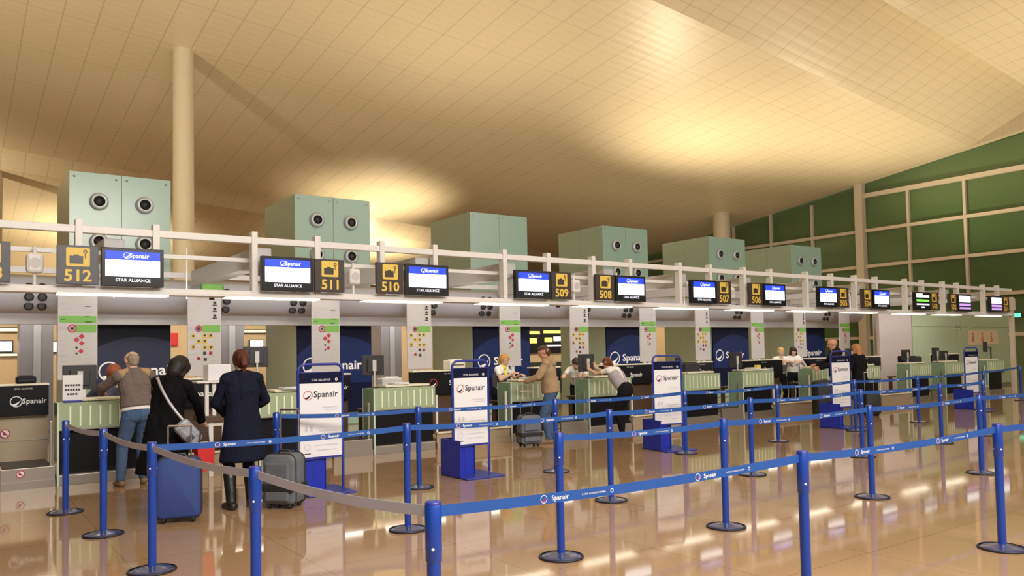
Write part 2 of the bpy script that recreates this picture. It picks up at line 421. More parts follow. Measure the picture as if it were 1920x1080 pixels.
# ------------------------------------------------------------------ notice panels
def icons(b, kind):
    y = -.006; w = .62
    def R_(x0, z0, x1, z1, mi): b.flat([(x0, y, z0), (x1, y, z0), (x1, y, z1), (x0, y, z1)], mi)
    for k in range(26):
        z = .18+.046*k
        if .72 < z < .95: continue
        x0 = .05 if k % 2 else .42; L_ = random.uniform(.06, .13)
        R_(x0, z, x0+L_, z+.012, 4)
    if kind == 'A':
        R_(.02, 1.0, .60, 1.12, 3)
        R_(.27, .83, .60, .97, 3); R_(.02, .88, .14, .94, 4); b.ring((.22, y-.002, .90), XD, ZD, .072, .05, 1, 18); b.disc((.22, y-.002, .90), XD, ZD, .03, 2, 10)
        for x, z, s, m in ((.37, .76, .05, 1), (.29, .70, .05, 1), (.37, .64, .045, 1), (.36, .5, .045, 1), (.29, .56, .025, 2), (.29, .46, .022, 2)):
            b.flat([(x-s, y, z), (x, y, z-s), (x+s, y, z), (x, y, z+s)], m)
        for k in range(5): R_(.06, 1.18+.035*k, .56, 1.188+.035*k, 4)
        b.box(.01, y, 1.165, .61, y+.002, 1.17, 4)
    else:
        R_(.27, .83, .60, .97, 3); R_(.03, .88, .14, .94, 4); b.ring((.2, y-.002, .90), XD, ZD, .065, .042, 1, 18); b.disc((.2, y-.002, .90), XD, ZD, .035, 2, 10)
        for x, z, m in ((.1, .76, 5), (.31, .77, 5), (.42, .77, 5), (.2, .66, 5), (.31, .66, 5), (.1, .55, 5), (.31, .54, 5), (.42, .54, 5), (.31, .43, 2), (.42, .43, 1), (.32, .31, 2), (.2, .33, 1)):
            s = .042 if m == 5 else .03
            R_(x-s, z-s, x+s, z+s, m)
            b.disc((x, y-.001, z), XD, ZD, s*.55, 2, 8)
        for z in (1.15, 1.28, 1.40): b.disc((.5, y, z), XD, ZD, .03, 2, 8); R_(.46, z-.06, .54, z-.035, 2)
def notice(x, kind, label):
    t = thing('notice_panel', label, 'notice panel', (x, 15.85, 1.32), 0, 'white notice panels hung behind the desks')
    b = MB(); b.box(0, 0, 0, .62, .035, 1.5, 0, .006)
    icons(b, kind); b.build('panel_board', [sheet, print_red, print_dark, print_green, print_lilac, print_yellow], t)
    b = MB(); b.box(.17, .04, -1.32, .24, .1, 0); b.box(.36, .04, -1.32, .44, .1, 0); b.build('support_post', white, t)
nsA = [1.56, 6.16, 10.9, 15.6, 20.4, 25.15]; nsB = [3.71, 8.38, 13.1, 17.85, 22.6, 27.3]
wa = ['behind the 512 desk', 'behind the 511 desk', 'behind the 509 desk', 'just left of the 507 desk', 'behind the 506 desk', 'behind the bald man']
wb = ['above the bay between 512 and 511', 'behind the 510 desk', 'behind the 508 desk', 'behind the 507 desk', 'behind the curly-haired agent', 'beside the pinkish wall, last in the row']
for k, x in enumerate(nsA): notice(x, 'A', 'white notice panel with red diamonds and green bands ' + wa[k])
for k, x in enumerate(nsB): notice(x, 'B', 'white notice panel with yellow squares ' + wb[k])

# ------------------------------------------------------------------ gantry
GY = 12.1
t = thing('overhead_gantry', 'long white steel gantry carrying the desk signs and screens', 'gantry', (0, GY, 0))
b = MB(); b.box(-4, -.05, 3.38, 29.3, .05, 3.48, 0, .008); b.build('top_rail', white, t)
b = MB(); b.box(-4, -.06, 2.57, 29.3, .35, 2.655, 0, .006); b.box(-4, -.09, 2.56, 29.3, -.06, 2.60); b.build('lower_beam', white, t)
b = MB(); b.box(-4, .22, 3.12, 29.3, .28, 3.18); b.build('sign_rail', white, t)
b = MB(); b.box(-4, 3.96, 3.2, 29.3, 4.02, 3.3); b.build('rear_rail', white_dim, t)
for x in (1.43, 2.40, 3.79, 4.79, 5.92, 6.94, 8.42, 9.45, 10.6, 11.62, 13.12, 14.12, 15.31, 16.31, 17.76, 18.86, 19.95, 20.97, 22.52, 23.47, 24.7, 25.57, 27.3, 28.3):
    b = MB(); b.box(x-.045, -.07, 2.6, x+.045, .07, 3.56, 0, .006); b.build('gantry_post', white, t)
for x in (-.95, 1.75, 3.83, 6.62, 8.5, 11.0, 13.2, 15.45, 17.95, 20.2, 22.7, 25.0, 27.4):
    b = MB(); b.box(x, .075, 3.05, x+.26, 3.95, 3.34, 0, .01); b.build('cross_beam', white_dim, t)
for x in (1.55, 2.05, 3.1, 5.2, 7.6, 9.2, 12.4, 14.6, 17.1, 21.7):
    b = MB(); b.tube([(x, 1.2, 2.6), (x, 1.2, 3.42)], .011); b.build('hanger_rod', white, t)
b = MB(); b.box(29.22, -.07, 0, 29.36, .07, 3.2, 0, .01); b.box(29.17, -.1, 2.75, 29.41, .1, 3.15, 0, .02); b.build('end_post', mullion, t)

def lamp_strip(x0, x1, label):
    t = thing('fluorescent_light', label, 'light', (x0, GY-.03, 2.535), 0, 'fluorescent strips under the gantry')
    b = MB(); b.box(0, -.03, .018, x1-x0, .2, .034); b.build('housing', white_dim, t)
    b = MB(); b.box(.01, -.062, .0, x1-x0-.01, .17, .0225, 0, .004); b.build('diffuser', tube_lit, t)
    l = bpy.data.lights.new('strip', 'AREA'); l.shape = 'RECTANGLE'; l.size = x1-x0-.1; l.size_y = .15; l.energy = 2; l.color = (1, .90, .72)
    o = bpy.data.objects.new('strip_light', l); COL.objects.link(o); o.location = ((x0+x1)/2, GY+.03, 2.525)
strips = [(-3.5, -1.9, '513a'), (-1.3, .25, '513'), (1.17, 2.57, '512'), (3.35, 4.82, '511'), (5.58, 7.06, '510'), (7.84, 9.43, '509'), (10.17, 11.62, '508'), (12.44, 13.98, '507'), (14.77, 16.35, '506'), (17.09, 18.56, '505'), (19.41, 20.96, '504'), (22.0, 23.5, '503'), (24.2, 25.7, '502'), (27.0, 28.4, '501')]
for x0, x1, s in strips[2:]: lamp_strip(x0, x1, 'lit fluorescent strip under the gantry below the %s sign' % s)

# signs and screens
def pict(b, z):
    b.prism([(-.13, -.022, z-.12), (.13, -.022, z-.12), (.14, -.022, z-.10), (.14, -.022, z+.12), (.13, -.022, z+.13), (-.13, -.022, z+.13), (-.14, -.022, z+.12), (-.14, -.022, z-.10)], (0, .004, 0), 1)
    b.prism([(-.10, -.024, z-.085), (.06, -.024, z-.085), (.06, -.024, z+.02), (-.10, -.024, z+.02)], (0, .002, 0), 0)
    b.ring((.085, -.0262, z+.08), XD, ZD, .026, .012, 0, 14); b.box(.08, -.026, z-.01, .09, -.022, z+.056, 0)
    b.box(-.05, -.026, z+.02, .01, -.022, z+.036, 0)
def sign(x, num, slate=False):
    t = thing('desk_number_sign', 'hanging sign with yellow suitcase pictogram and number %s' % num, 'sign', (x, GY-.165, 2.665), 0, 'desk number signs on the gantry')
    b = MB(); b.box(-.245, -.02, 0, .245, .05, .52, 0, .006); b.build('sign_board', sign_slate if slate else sign_brown, t)
    b = MB(); pict(b, .36); b.build('pictogram', [sign_slate if slate else sign_brown, sign_yellow], t)
    b = MB(); b.text(num, .215, (0, -.024, .045), XD, ZD, 0, .026, wide=1.02); b.build('number', sign_yellow, t)
    b = MB(); b.box(-.03, .05, .40, .03, .38, .46); b.build('bracket', white, t)
def screen(x, w, label, kind=0):
    t = thing('flat_screen', label, 'screen', (x, GY-.165, 2.665), 0, 'airline screens on the gantry')
    b = MB(); b.box(0, -.03, -.01, w, .07, .52, 0, .008); b.build('bezel', scr_black, t)
    b = MB(); y = -.033; m = .05
    def R_(x0, z0, x1, z1, mi): b.flat([(x0, y, z0), (x1, y, z0), (x1, y, z1), (x0, y, z1)], mi)
    if kind == 0:
        R_(m, .355, w-m, .475, 0); R_(m, .125, w-m, .355, 1)
        y = -.035
        b.logo((w*.40, y, .415), XD, ZD, .042, 2); b.text('Spanair', .085, (w*.60, y, .388), XD, ZD, 2, .01)
        b.text('STAR ALLIANCE', .062, (w*.5, y, .055), XD, ZD, 2, .004)
    elif kind == 1:
        R_(m, .36, w*.5, .47, 1); R_(w*.5, .36, w-m, .43, 1); R_(m, .24, w-m, .30, 3); R_(m, .14, w-m, .18, 1); R_(w*.4, .05, w*.6, .09, 2)
    else:
        R_(m, .27, w-m, .47, 1); R_(m, .16, w-m, .235, 4); R_(m, .06, w-m, .12, 4)
    b.build('picture', [scr_blue, scr_white, scr_text, scr_green, scr_purple], t)
    b = MB(); b.box(w*.45, .07, .40, w*.55, .38, .46); b.build('bracket', white, t)
sign(.40, '513', True)
P = 4.735
for k in range(6):
    s_l, s_r = 511-2*k, 510-2*k
    if k < 5: pass
screen(1.68, .79, 'lit blue and white screen beside the 512 sign'); sign(1.405, '512', True)
cols = [(3.85, '511'), (8.57, '509'), (13.32, '507'), (18.05, '505'), (22.75, '503'), (27.4, '501')]
for k, (x, n_) in enumerate(cols):
    screen(x, .81, 'lit %s screen beside the %s sign' % (('blue and white', 'blue and white', 'blue and white', 'blue and white', 'white, green and black', 'white and purple')[k], n_), 0 if k < 4 else (1 if k == 4 else 2))
    sign(x+1.09, n_)
for k, (x, n_) in enumerate([(6.0, '510'), (10.79, '508'), (15.55, '506'), (20.27, '504'), (24.98, '502')]):
    sign(x, n_)
    screen(x+.29, .83, 'lit %s screen beside the %s sign' % ('blue and white' if k < 4 else 'white and purple', n_), 0 if k < 4 else 2)
for x, s in ((.93, '513 and 512'), (5.47, '511 and 510'), (10.22, '509 and 508'), (14.96, '507 and 506'), (19.7, '505 and 504')):
    t = thing('loudspeaker', 'white loudspeaker on the gantry between the %s signs' % s, 'loudspeaker', (x, GY+.12, 2.66), 0, 'white loudspeakers on the gantry')
    b = MB(); b.box(-.1, -.1, .16, .1, .06, .42, 0, .04); b.build('speaker_case', white, t)
    b = MB(); b.disc((0, -.102, .29), XD, ZD, .07, 0, 20); b.build('speaker_grille', white_dim, t)
    b = MB(); b.tube([(0, 0, 0), (0, 0, .52)], .022); b.build('speaker_pole', white, t)
for x, s in ((3.15, 'right of the 512 screen'), (9.98, 'between the 509 and 508 signs'), (16.9, 'right of the 506 screen'), (25.95, 'right of the 502 screen')):
    t = thing('emergency_light', 'small green box on the gantry beam ' + s, 'sign', (x, GY+.5, 2.60), 0, 'small green boxes on the gantry')
    b = MB(); b.box(0, 0, .05, .34, .09, .20, 0, .015); b.build('case', pvc_green, t)
    b = MB(); b.box(.13, .02, -.05, .2, .07, .06); b.build('foot', dark, t)
    b = MB(); b.flat([(.03, -.003, .075), (.31, -.003, .075), (.31, -.003, .175), (.03, -.003, .175)]); b.build('face', print_green, t)

# ------------------------------------------------------------------ check-in counters
def counter(label):
    t = thing('check_in_counter', label, 'counter', (0, 0, 0), 0, 'green glass check-in counters')
    W_ = 1.17
    b = MB(); b.box(0, 0, 0, .018, .43, 1.09, 0); b.build('glass_fin', glass_fin_m, t)
    b = MB(); b.box(W_-.018, 0, .66, W_, .43, 1.09, 0); b.build('glass_fin', glass_fin_m, t)
    b = MB(); b.box(-.002, -.006, 0, .022, .01, 1.095, 0); b.box(-.004, .42, 0, .02, .434, 1.09, 0); b.build('fin_edge', glass_edge, t)
    b = MB(); b.box(.018, .0, .74, W_-.018, .02, 1.075, 0)
    b.box(.018, .0, 1.075, W_-.018, .43, 1.09, 0); b.build('fascia', fascia_m, t)
    b = MB()
    for k in range(9):
        x = .14+.12*k
        b.box(x, -.008, .775, x+.022, .0, 1.045, 0, .003)
    b.build('fascia_rib', rib_m, t)
    b = MB(); b.box(.018, -.004, .725, W_, .03, .742, 0); b.build('fascia_rail', steel, t)
    b = MB(); b.box(.02, .10, .14, W_-.0, .43, .73, 0); b.build('front_recess', black, t)
    b = MB(); b.box(.0, .02, 0, W_, .45, .13, 0, .004); b.box(0, .02, .13, W_, .12, .142, 0); b.build('kick_plate', steel, t)
    b = MB(); b.box(.30, .16, 1.10, W_-.02, .55, 1.135, 0, .008); b.box(.34, .2, 1.085, .38, .5, 1.10); b.box(W_-.1, .2, 1.085, W_-.06, .5, 1.10); b.build('transaction_shelf', cream, t)
    b = MB(); b.box(.02, .43, .70, W_, .74, .735, 0, .006); b.box(.04, .62, 0, .10, .7, .70); b.box(W_-.1, .62, 0, W_-.04, .7, .70); b.build('desk', brown, t)
    return t
CX = [('512', 1.19), ('511', 3.86), ('510', 5.76), ('509', 8.54), ('508', 10.45), ('507', 13.24), ('506', 15.2), ('505', 17.97), ('504', 19.95), ('503', 22.7), ('502', 24.7), ('501', 27.45)]
proto = None
for n_, x in CX:
    lb = 'green glass check-in counter below the %s sign' % n_
    if proto is None: proto = counter(lb); o = proto
    else: o = copy_tree(proto, label=lb)
    o.location = (x, 12.1, 0)
o = copy_tree(proto, label='cropped green glass counter at the left picture edge'); o.location = (-.63, 12.1, 0)

# baggage conveyors: narrow ones in the desk gaps, wide ones in the bays
def nostep(b, x, y, z, r, mi=0, mi2=1, bg=2):
    b.disc((x, y+.002, z), XD, ZD, r, bg, 20)
    b.ring((x, y, z), XD, ZD, r, r*.80, mi, 24)
    b.flat([(x-r*.66, y, z+r*.5), (x-r*.5, y, z+r*.66), (x+r*.66, y, z-r*.5), (x+r*.5, y, z-r*.66)], mi)
    b.flat([(x-r*.4, y+.001, z-r*.25), (x+r*.1, y+.001, z-r*.35), (x+r*.45, y+.001, z-r*.05), (x+r*.1, y+.001, z+r*.1), (x-r*.1, y+.001, z+r*.5), (x-r*.4, y+.001, z+r*.4)], mi2)
def conveyor(x0, x1, label, stepz=None, wide=False, dark_back=False):
    w = x1-x0
    t = thing('baggage_conveyor', label, 'conveyor', (x0, 12.1, 0), 0, 'baggage conveyors between the counters')
    b = MB(); b.box(0, 0, 0, w, 1.0, .10, 0); b.box(0, .02, .10, w, .06, .27, 0, .004)
    if wide: b.box(0, -.02, .262, w, .10, .285, 1, .004)  # cream lip paints in the lit front edge of the platform
    b.build('platform', [steel if not wide else floor_tint_metal, cream], t)
    b = MB(); b.box(.03, .10, .25, w-.03, 1.05, .27, 0); b.build('belt', rubber, t)
    b = MB(); b.box(0, 1.0, .26, w, 1.06, .90, 0)
    if not wide: b.box(w*.5-.004, .996, .26, w*.5+.004, 1.0, .9, 1); b.box(0, .99, .55, w, 1.0, .56, 1)
    b.build('back_panel', [brown if dark_back else floor_tint_metal, steel], t)
    b = MB(); b.box(0, .88, .90, w, 1.04, 1.32, 0, .006); hd = b
    b = MB(); s = .5 if not wide else .62
    if w < .8:
        b.logo((w*.36, .875, 1.10), XD, ZD, .075, 0); b.text('Spanair', .10, (w*.72, .875, 1.07), XD, ZD, 0, .01)
    else:
        b.logo((w*.28, .875, 1.10), XD, ZD, .085, 1 if dark_back else 0, 0); b.text('Spanair', .13, (w*.62, .875, 1.06), XD, ZD, 0, .01)
    b.text('STAR ALLIANCE', .03, (w*.5, .875, 1.265), XD, ZD, 0)
    hd.merge(b, 1).build('hood', [black, print_white, print_red], t)
    b = MB(); b.box(-.004, .86, 1.32, w+.004, 1.1, 1.345, 0); b.build('hood_top', cream, t)
    for xx in ((w-.06,) if not wide else (.02, w-.06)):
        b = MB(); b.box(xx, .06, .10, xx+.035, .10, .93 if wide else .86, 0, .006); b.build('guard_post', white if wide else steel, t)
    if stepz:
        b = MB()
        for (fx, z) in stepz: nostep(b, w*fx, .985 if z > .4 else .015, z, .062 if z > .4 else .05)
        b.build('no_step_sign', [print_red, print_dark, paper], t)
    return t
conveyor(.56, 1.17, 'narrow baggage conveyor at the left picture edge beside the 512 counter', [(.16, .66), (.36, .20)])
conveyor(5.06, 5.74, 'narrow baggage conveyor between the 511 and 510 counters', None, False, True)
conveyor(9.74, 10.43, 'narrow baggage conveyor between the 509 and 508 counters', None, False, True)
conveyor(14.45, 15.18, 'narrow baggage conveyor between the 507 and 506 counters', None, False, True)
conveyor(19.17, 19.93, 'narrow baggage conveyor between the 505 and 504 counters', None, False, True)
conveyor(23.9, 24.68, 'narrow baggage conveyor between the 503 and 502 counters', None, False, True)
conveyor(2.40, 3.84, 'wide baggage bay with conveyor between the 512 and 511 counters', None, True, True)
conveyor(6.96, 8.52, 'wide baggage bay with conveyor between the 510 and 509 counters', None, True, True)
conveyor(11.65, 13.22, 'wide baggage bay with conveyor between the 508 and 507 counters', [(.42, .62)], True, True)
conveyor(16.4, 17.95, 'wide baggage bay with conveyor between the 506 and 505 counters', [(.15, .6)], True, True)
conveyor(21.15, 22.68, 'wide baggage bay with conveyor between the 504 and 503 counters', [(.08, .6)], True, True)
conveyor(25.9, 27.43, 'wide baggage bay with conveyor between the 502 and 501 counters', [(.2, .6)], True, True)

# white frame stand in the bay between 512 and 511
t = thing('side_stand', 'white framed stand with brown tabletop in the bay right of the 512 counter', 'stand', (2.86, 11.60, 0))
b = MB(); b.box(-.02, 0, 1.30, .50, .42, 1.33, 0, .006); b.build('upper_shelf', white, t)
for xx in (.10, .20, .40): 
    b = MB(); b.box(xx, .05, .84, xx+.05, .1, 1.30, 0, .004); b.build('upper_upright', white, t)
b = MB(); b.box(.02, -.1, .76, .82, .4, .84, 0, .004); b.build('tabletop', brown, t)
b = MB(); b.box(.1, -.05, .70, .42, .3, .755, 0); b.build('tray', cream, t)
for xx in (.12, .30):
    b = MB(); b.box(xx, -.06, 0, xx+.06, 0, .76, 0, .004); b.build('leg', white, t)
o = MB().box(3.0, 11.65, 1.332, 3.32, 11.93, 1.56, 0, .01).build('carton', paper); tag(o, 'white carton on the upper shelf of the white framed stand', 'box')

# ------------------------------------------------------------------ desk equipment
def monitor(x, y, z, w, h, label, rz=0, arm=.16, neck_m=None):
    t = thing('computer_monitor', label, 'monitor', (x, y, z), rz, 'monitors on the check-in desks')
    b = MB(); b.box(-w/2, -.03, arm, w/2, .03, arm+h, 0, .01); b.box(-w*.3, -.055, arm+h*.15, w*.3, -.03, arm+h*.8, 0, .012); b.build('housing', dark, t)
    b = MB(); b.flat([(w/2-.02, .032, arm+.02), (-w/2+.02, .032, arm+.02), (-w/2+.02, .032, arm+h-.02), (w/2-.02, .032, arm+h-.02)]); b.build('display', scr_white, t)
    b = MB(); b.box(-.035, -.075, arm+h*.2, .035, -.055, arm+h*.75, 0, .006); b.tube([(0, -.06, 0), (0, -.06, arm+h*.4)], .016, 0); b.build('neck', neck_m or white_dim, t)
    b = MB(); b.lathe([(0, .018), (.09, .014), (.1, 0)], (0, -.05, 0)); b.build('foot', dark, t)
    return t
monitor(1.50, 12.52, 1.09, .42, .34, 'black monitor seen from behind on the 512 counter')
monitor(5.93, 12.48, 1.09, .40, .34, 'black monitor on a stem at the left end of the 510 counter', 0, .22)
monitor(10.72, 12.48, 1.09, .40, .36, 'black monitor with white neck at the left end of the 508 counter', 0, .14)
monitor(15.45, 12.5, 1.09, .42, .36, 'black monitor with white sheet on the 506 counter', 0, .10)
monitor(13.5, 12.55, 1.09, .12, .34, 'narrow black display at the left of the 507 counter', 0, .04)
monitor(20.3, 12.5, 1.09, .4, .34, 'black monitor on the 504 counter')
monitor(23.2, 12.5, 1.09, .42, .30, 'black monitor on the 503 counter', 0, .12)
monitor(24.95, 12.5, 1.09, .36, .38, 'tall black monitor at the left of the 502 counter', 0, .08)
monitor(25.55, 12.55, 1.09, .42, .30, 'wide black monitor at the right of the 502 counter', 0, .06)
monitor(4.1, 13.0, .74, .40, .34, 'black monitor behind the airline stand on the 511 desk', 0, .75)
# monitor on a bent arm at the far desk
t = thing('monitor_arm', 'small screen on a bent black arm on the last counter', 'monitor', (28.2, 12.45, 1.09))
b = MB(); b.tube([(.3, 0, 0), (.3, 0, .42), (-.05, 0, .45)], .022); b.build('arm', dark, t)
b = MB(); b.box(-.13, -.06, .28, -.05, .06, .62, 0, .01); b.build('screen', dark, t)
def printer(x, y, z, w, label, m=dark, m2=white_dim, h=.2):
    t = thing('ticket_printer', label, 'printer', (x, y, z), 0, 'printers on the check-in desks')
    b = MB(); b.box(-w/2, -.13, 0, w/2, .13, h, 0, .02); b.build('case', m, t)
    b = MB(); b.box(-w*.35, -.1, h, w*.35, .04, h+.02, 0, .004); b.build('paper_tray', m2, t)
    b = MB(); b.box(-w*.4, -.136, h*.45, w*.4, -.13, h*.55, 0); b.build('slot', print_dark, t)
printer(13.95, 12.62, 1.09, .48, 'dark wide printer on the 507 counter', dark, dark, .24)
printer(6.5, 13.0, .735, .4, 'pale printer on the desk behind the 510 counter', white_dim, paper, .5)
printer(23.75, 12.5, 1.09, .25, 'small dark printer at the right of the 503 counter', dark, dark)
printer(12.2, 13.45, .92, .3, 'white printer right of the leaning woman behind the 508 counter', white, paper, .45)
printer(7.9, 13.05, 1.345, .34, 'cream printer on the hood left of the blond agent', cream, white, .18)
printer(.9, 13.1, 1.345, .24, 'black device on the hood left of the 512 counter', black, dark, .10)
# price sheet standing in front of the 512 monitor
t = thing('desk_notice', 'white notice sheet with dark rows standing on the 512 counter', 'notice', (1.38, 12.2, 1.09))
b = MB(); b.box(-.12, -.004, .03, .12, .006, .37, 0, .002)
for r in range(3):
    for c in range(6 if r < 2 else 4): b.box(-.095+.032*c+(.03 if r == 2 else 0), -.008, .22-.06*r, -.072+.032*c+(.03 if r == 2 else 0), -.004, .245-.06*r, 1)
b.build('notice_sheet', [paper, print_dark], t)
b = MB(); b.box(-.11, -.05, 0, .11, .06, .03, 0, .008); b.build('base', frame_blue, t)
for x, y, z, s in ((6.35, 12.35, 1.14, 'on the 510 counter shelf'), (3.97+.45, 12.3, 1.14, 'on the 511 counter shelf'), (9.15, 12.36, 1.14, 'between the blond agent and the man in the hoodie'), (15.9, 12.36, 1.14, 'on the 506 counter shelf')):
    b = MB()
    for k in range(3): b.box(-.15, -.11, .012*k, .15, .11, .012*k+.01, 0, 0, Matrix.Rotation(.12*k-.1, 3, 'Z'))
    o = b.build('document', paper); o.location = (x, y, z); tag(o, 'loose white papers lying ' + s, 'papers', 'loose papers on the counters')
b = MB(); b.box(-.07, -.05, 0, .07, .05, .09, 0, .01); o = b.build('note_box', sign_yellow); o.location = (16.15, 12.4, 1.14); tag(o, 'small yellow box on the right end of the 506 counter', 'box')
# ------------------------------------------------------------------ right-hand partitions
o = struct(MB().box(25.3, 14.5, 0, 27.35, 14.6, 2.75).build('wall_partition', mat('pinkish partition', (.50, .42, .38), .5)))
t = thing('glass_partition', 'large pale green glass screen behind the last counters', 'glass screen', (27.4, 14.5, 0))
for a, c in ((0, 3.2), (3.22, 7.4)):
    b = MB(); b.box(a, 0, .1, c, .03, 2.28, 0); b.box(a, 0, 2.30, c, .03, 2.9, 0); b.build('pane', mat('pale green screen glass', (.42, .50, .33), .18, spec=.6), t)
b = MB()
for x in (3.06, 3.36):
    for z in (2.2, 2.38): b.lathe([(0, .03), (.035, .025), (.04, 0)], (x, 0, z), 0, 14, 'Y')
b.box(3.0, -.012, 2.27, 3.42, -.004, 2.31); b.build('spider_fitting', steel, t)
b = MB(); b.box(0, 0, 0, 7.4, .06, .1); b.build('bottom_rail', steel, t)
t = thing('safety_notice', 'pale notice with three orange figures on the green glass screen', 'notice', (31.4, 14.48, 1.6))
b = MB(); b.box(0, 0, 0, 2.4, .015, .56, 0); b.build('notice_sheet', mat('buff paper', (.66, .52, .36), .6), t)
b = MB()
for x in (.35, 1.1, 1.85):
    b.disc((x, -.003, .42), XD, ZD, .06, 0, 12); b.flat([(x-.1, -.003, .12), (x+.1, -.003, .12), (x+.05, -.003, .34), (x-.05, -.003, .34)], 0)
b.build('printed_figures', mat('orange print', (.55, .20, .08), .5), t)

# exit sign far right
t = thing('exit_sign', 'small lit green exit sign by the glazed end wall', 'sign', (43.6, 18.0, 2.9))
b = MB(); b.box(-.05, -.5, 0, .0, .5, .26, 0, .01); b.build('case', dark, t)
b = MB(); b.flat([(-.055, .46, .03), (-.055, -.46, .03), (-.055, -.46, .23), (-.055, .46, .23)]); b.build('lit_face', exit_lit, t)

# ------------------------------------------------------------------ rear concourse behind the air towers
o = struct(MB().box(-6, 26, 0, 36, 26.2, 3.3).build('wall_rear', shop_m))
for k, (x, s) in enumerate(((1.35, 'left of the 512 notice panel'), (5.8, 'behind the navy-coated woman'), (10.5, 'left of the 510 notice panel'))):
    t = thing('clad_pillar', 'grey clad pillar with pale centre strip ' + s, 'pillar', (x, 21.5, 0), 0, 'grey clad pillars behind the air towers')
    b = MB(); b.box(0, 0, 0, .68, .8, 3.3, 0, .02); b.build('cladding', grey_pillar, t)
    b = MB(); b.box(.27, -.04, 0, .43, 0, 3.3, 0, .01); b.build('centre_strip', pillar_light, t)
def backpanel(name, x0, x1, z0, z1, m, label, cat, y=25.922, fr=dark):
    t = thing(name, label, cat, (x0, y, z0))
    b = MB(); b.box(-.03, 0, -.03, x1-x0+.03, .077, z1-z0+.03, 0, .005); b.build('case', fr, t)
    b = MB(); b.box(0, -.012, 0, x1-x0, 0, z1-z0, 0); b.build('lit_face', m, t)
backpanel('lit_panel', .5, 1.45, 1.95, 2.22, shop_white, 'lit white panel seen far left behind the desks', 'lit panel')
backpanel('shelf_light', .3, 1.75, 2.50, 2.58, shop_lit, 'warm lit strip above the lit white panel at far left', 'lit panel')
backpanel('shelf_light', .3, 1.75, 1.82, 1.88, shop_lit, 'warm lit strip below the lit white panel at far left', 'lit panel')
backpanel('lit_panel', 2.33, 2.60, 1.92, 2.2, shop_white, 'lit white square just left of the 512 notice panel', 'lit panel')
backpanel('lit_panel', 6.9, 7.12, 1.95, 2.18, shop_white, 'lit white square right of the yellow notice panel by 511', 'lit panel')
backpanel('lit_panel', 8.0, 8.42, 1.98, 2.2, shop_white, 'lit white panel by the navy-coated woman\'s head', 'lit panel')
backpanel('shelf_light', 7.8, 8.9, 2.46, 2.53, shop_lit, 'warm lit strip above the navy-coated woman', 'lit panel')
backpanel('fire_call_box', 5.50, 5.76, 2.08, 2.42, red_m, 'red box on the far wall above the black-coated woman', 'sign', fr=red_m)
backpanel('advert_panel', 12.28, 12.8, 1.1, 2.7, mat('sky blue advert', (.25, .55, .8), .5, emit=(.35, .65, 1.), es=.7), 'sky blue lit advert between poster and grey pillar', 'poster')
t = thing('departure_board', 'dark departure board with amber panels behind the man in the hoodie', 'display', (19.1, 25.921, 1.6))
b = MB(); b.box(0, 0, 0, 1.95, .077, 1.1, 0); b.build('board', black, t)
b = MB()
for x0, x1, z0, z1 in ((.05, .7, .78, .9), (.9, 1.85, .82, .93), (.05, .55, .42, .62), (.95, 1.35, .45, .64)): b.box(x0, -.01, z0, x1, 0, z1)
b.build('amber_panel', amber_lit, t)
b = MB()
for x0, x1, z0, z1 in ((1.42, 1.82, .5, .68), (.92, 1.85, .28, .33)): b.box(x0, -.01, z0, x1, 0, z1)
b.build('white_panel', shop_white, t)
o = struct(MB().box(18.0, 24.6, 0, 23.5, 24.7, 1.25).build('wall_screen', mat('dark green screen', (.03, .06, .04), .3)))

# ------------------------------------------------------------------ queue posts and belts
def post_proto():
    t = thing('queue_post', 'x', 'queue post', (0, 0, 0), 0, 'blue retractable belt posts')
    b = MB(); b.lathe([(0, .045), (.045, .043), (.06, .036), (.12, .024), (.168, .014), (.17, .008)], n=36); b.build('base_dome', blue_dome, t)
    b = MB(); b.lathe([(.166, .018), (.178, .016), (.182, .008), (.178, 0), (.12, 0)], n=36); b.build('base_rim', blue_base, t)
    b = MB(); b.lathe([(.032, .03), (.032, .74)], n=24); b.build('tube', blue_post, t)
    b = MB(); b.lathe([(.032, .735), (.037, .745), (.0375, .985), (.034, .99)], n=24)
    b.build('belt_cassette', blue_post, t)
    b = MB(); b.lathe([(.036, .985), (.036, .998), (.03, 1.003), (0, 1.003)], n=24); b.build('cap', frame_blue, t)
    b = MB()
    for a in range(4):
        d = V((math.cos(a*PI/2+PI/4), math.sin(a*PI/2+PI/4), 0)); s = V((-d.y, d.x, 0))
        b.disc(d*.0382+V((0, 0, .80)), s, ZD, .007, 0, 8)
    b.build('screw', print_white, t)
    return t
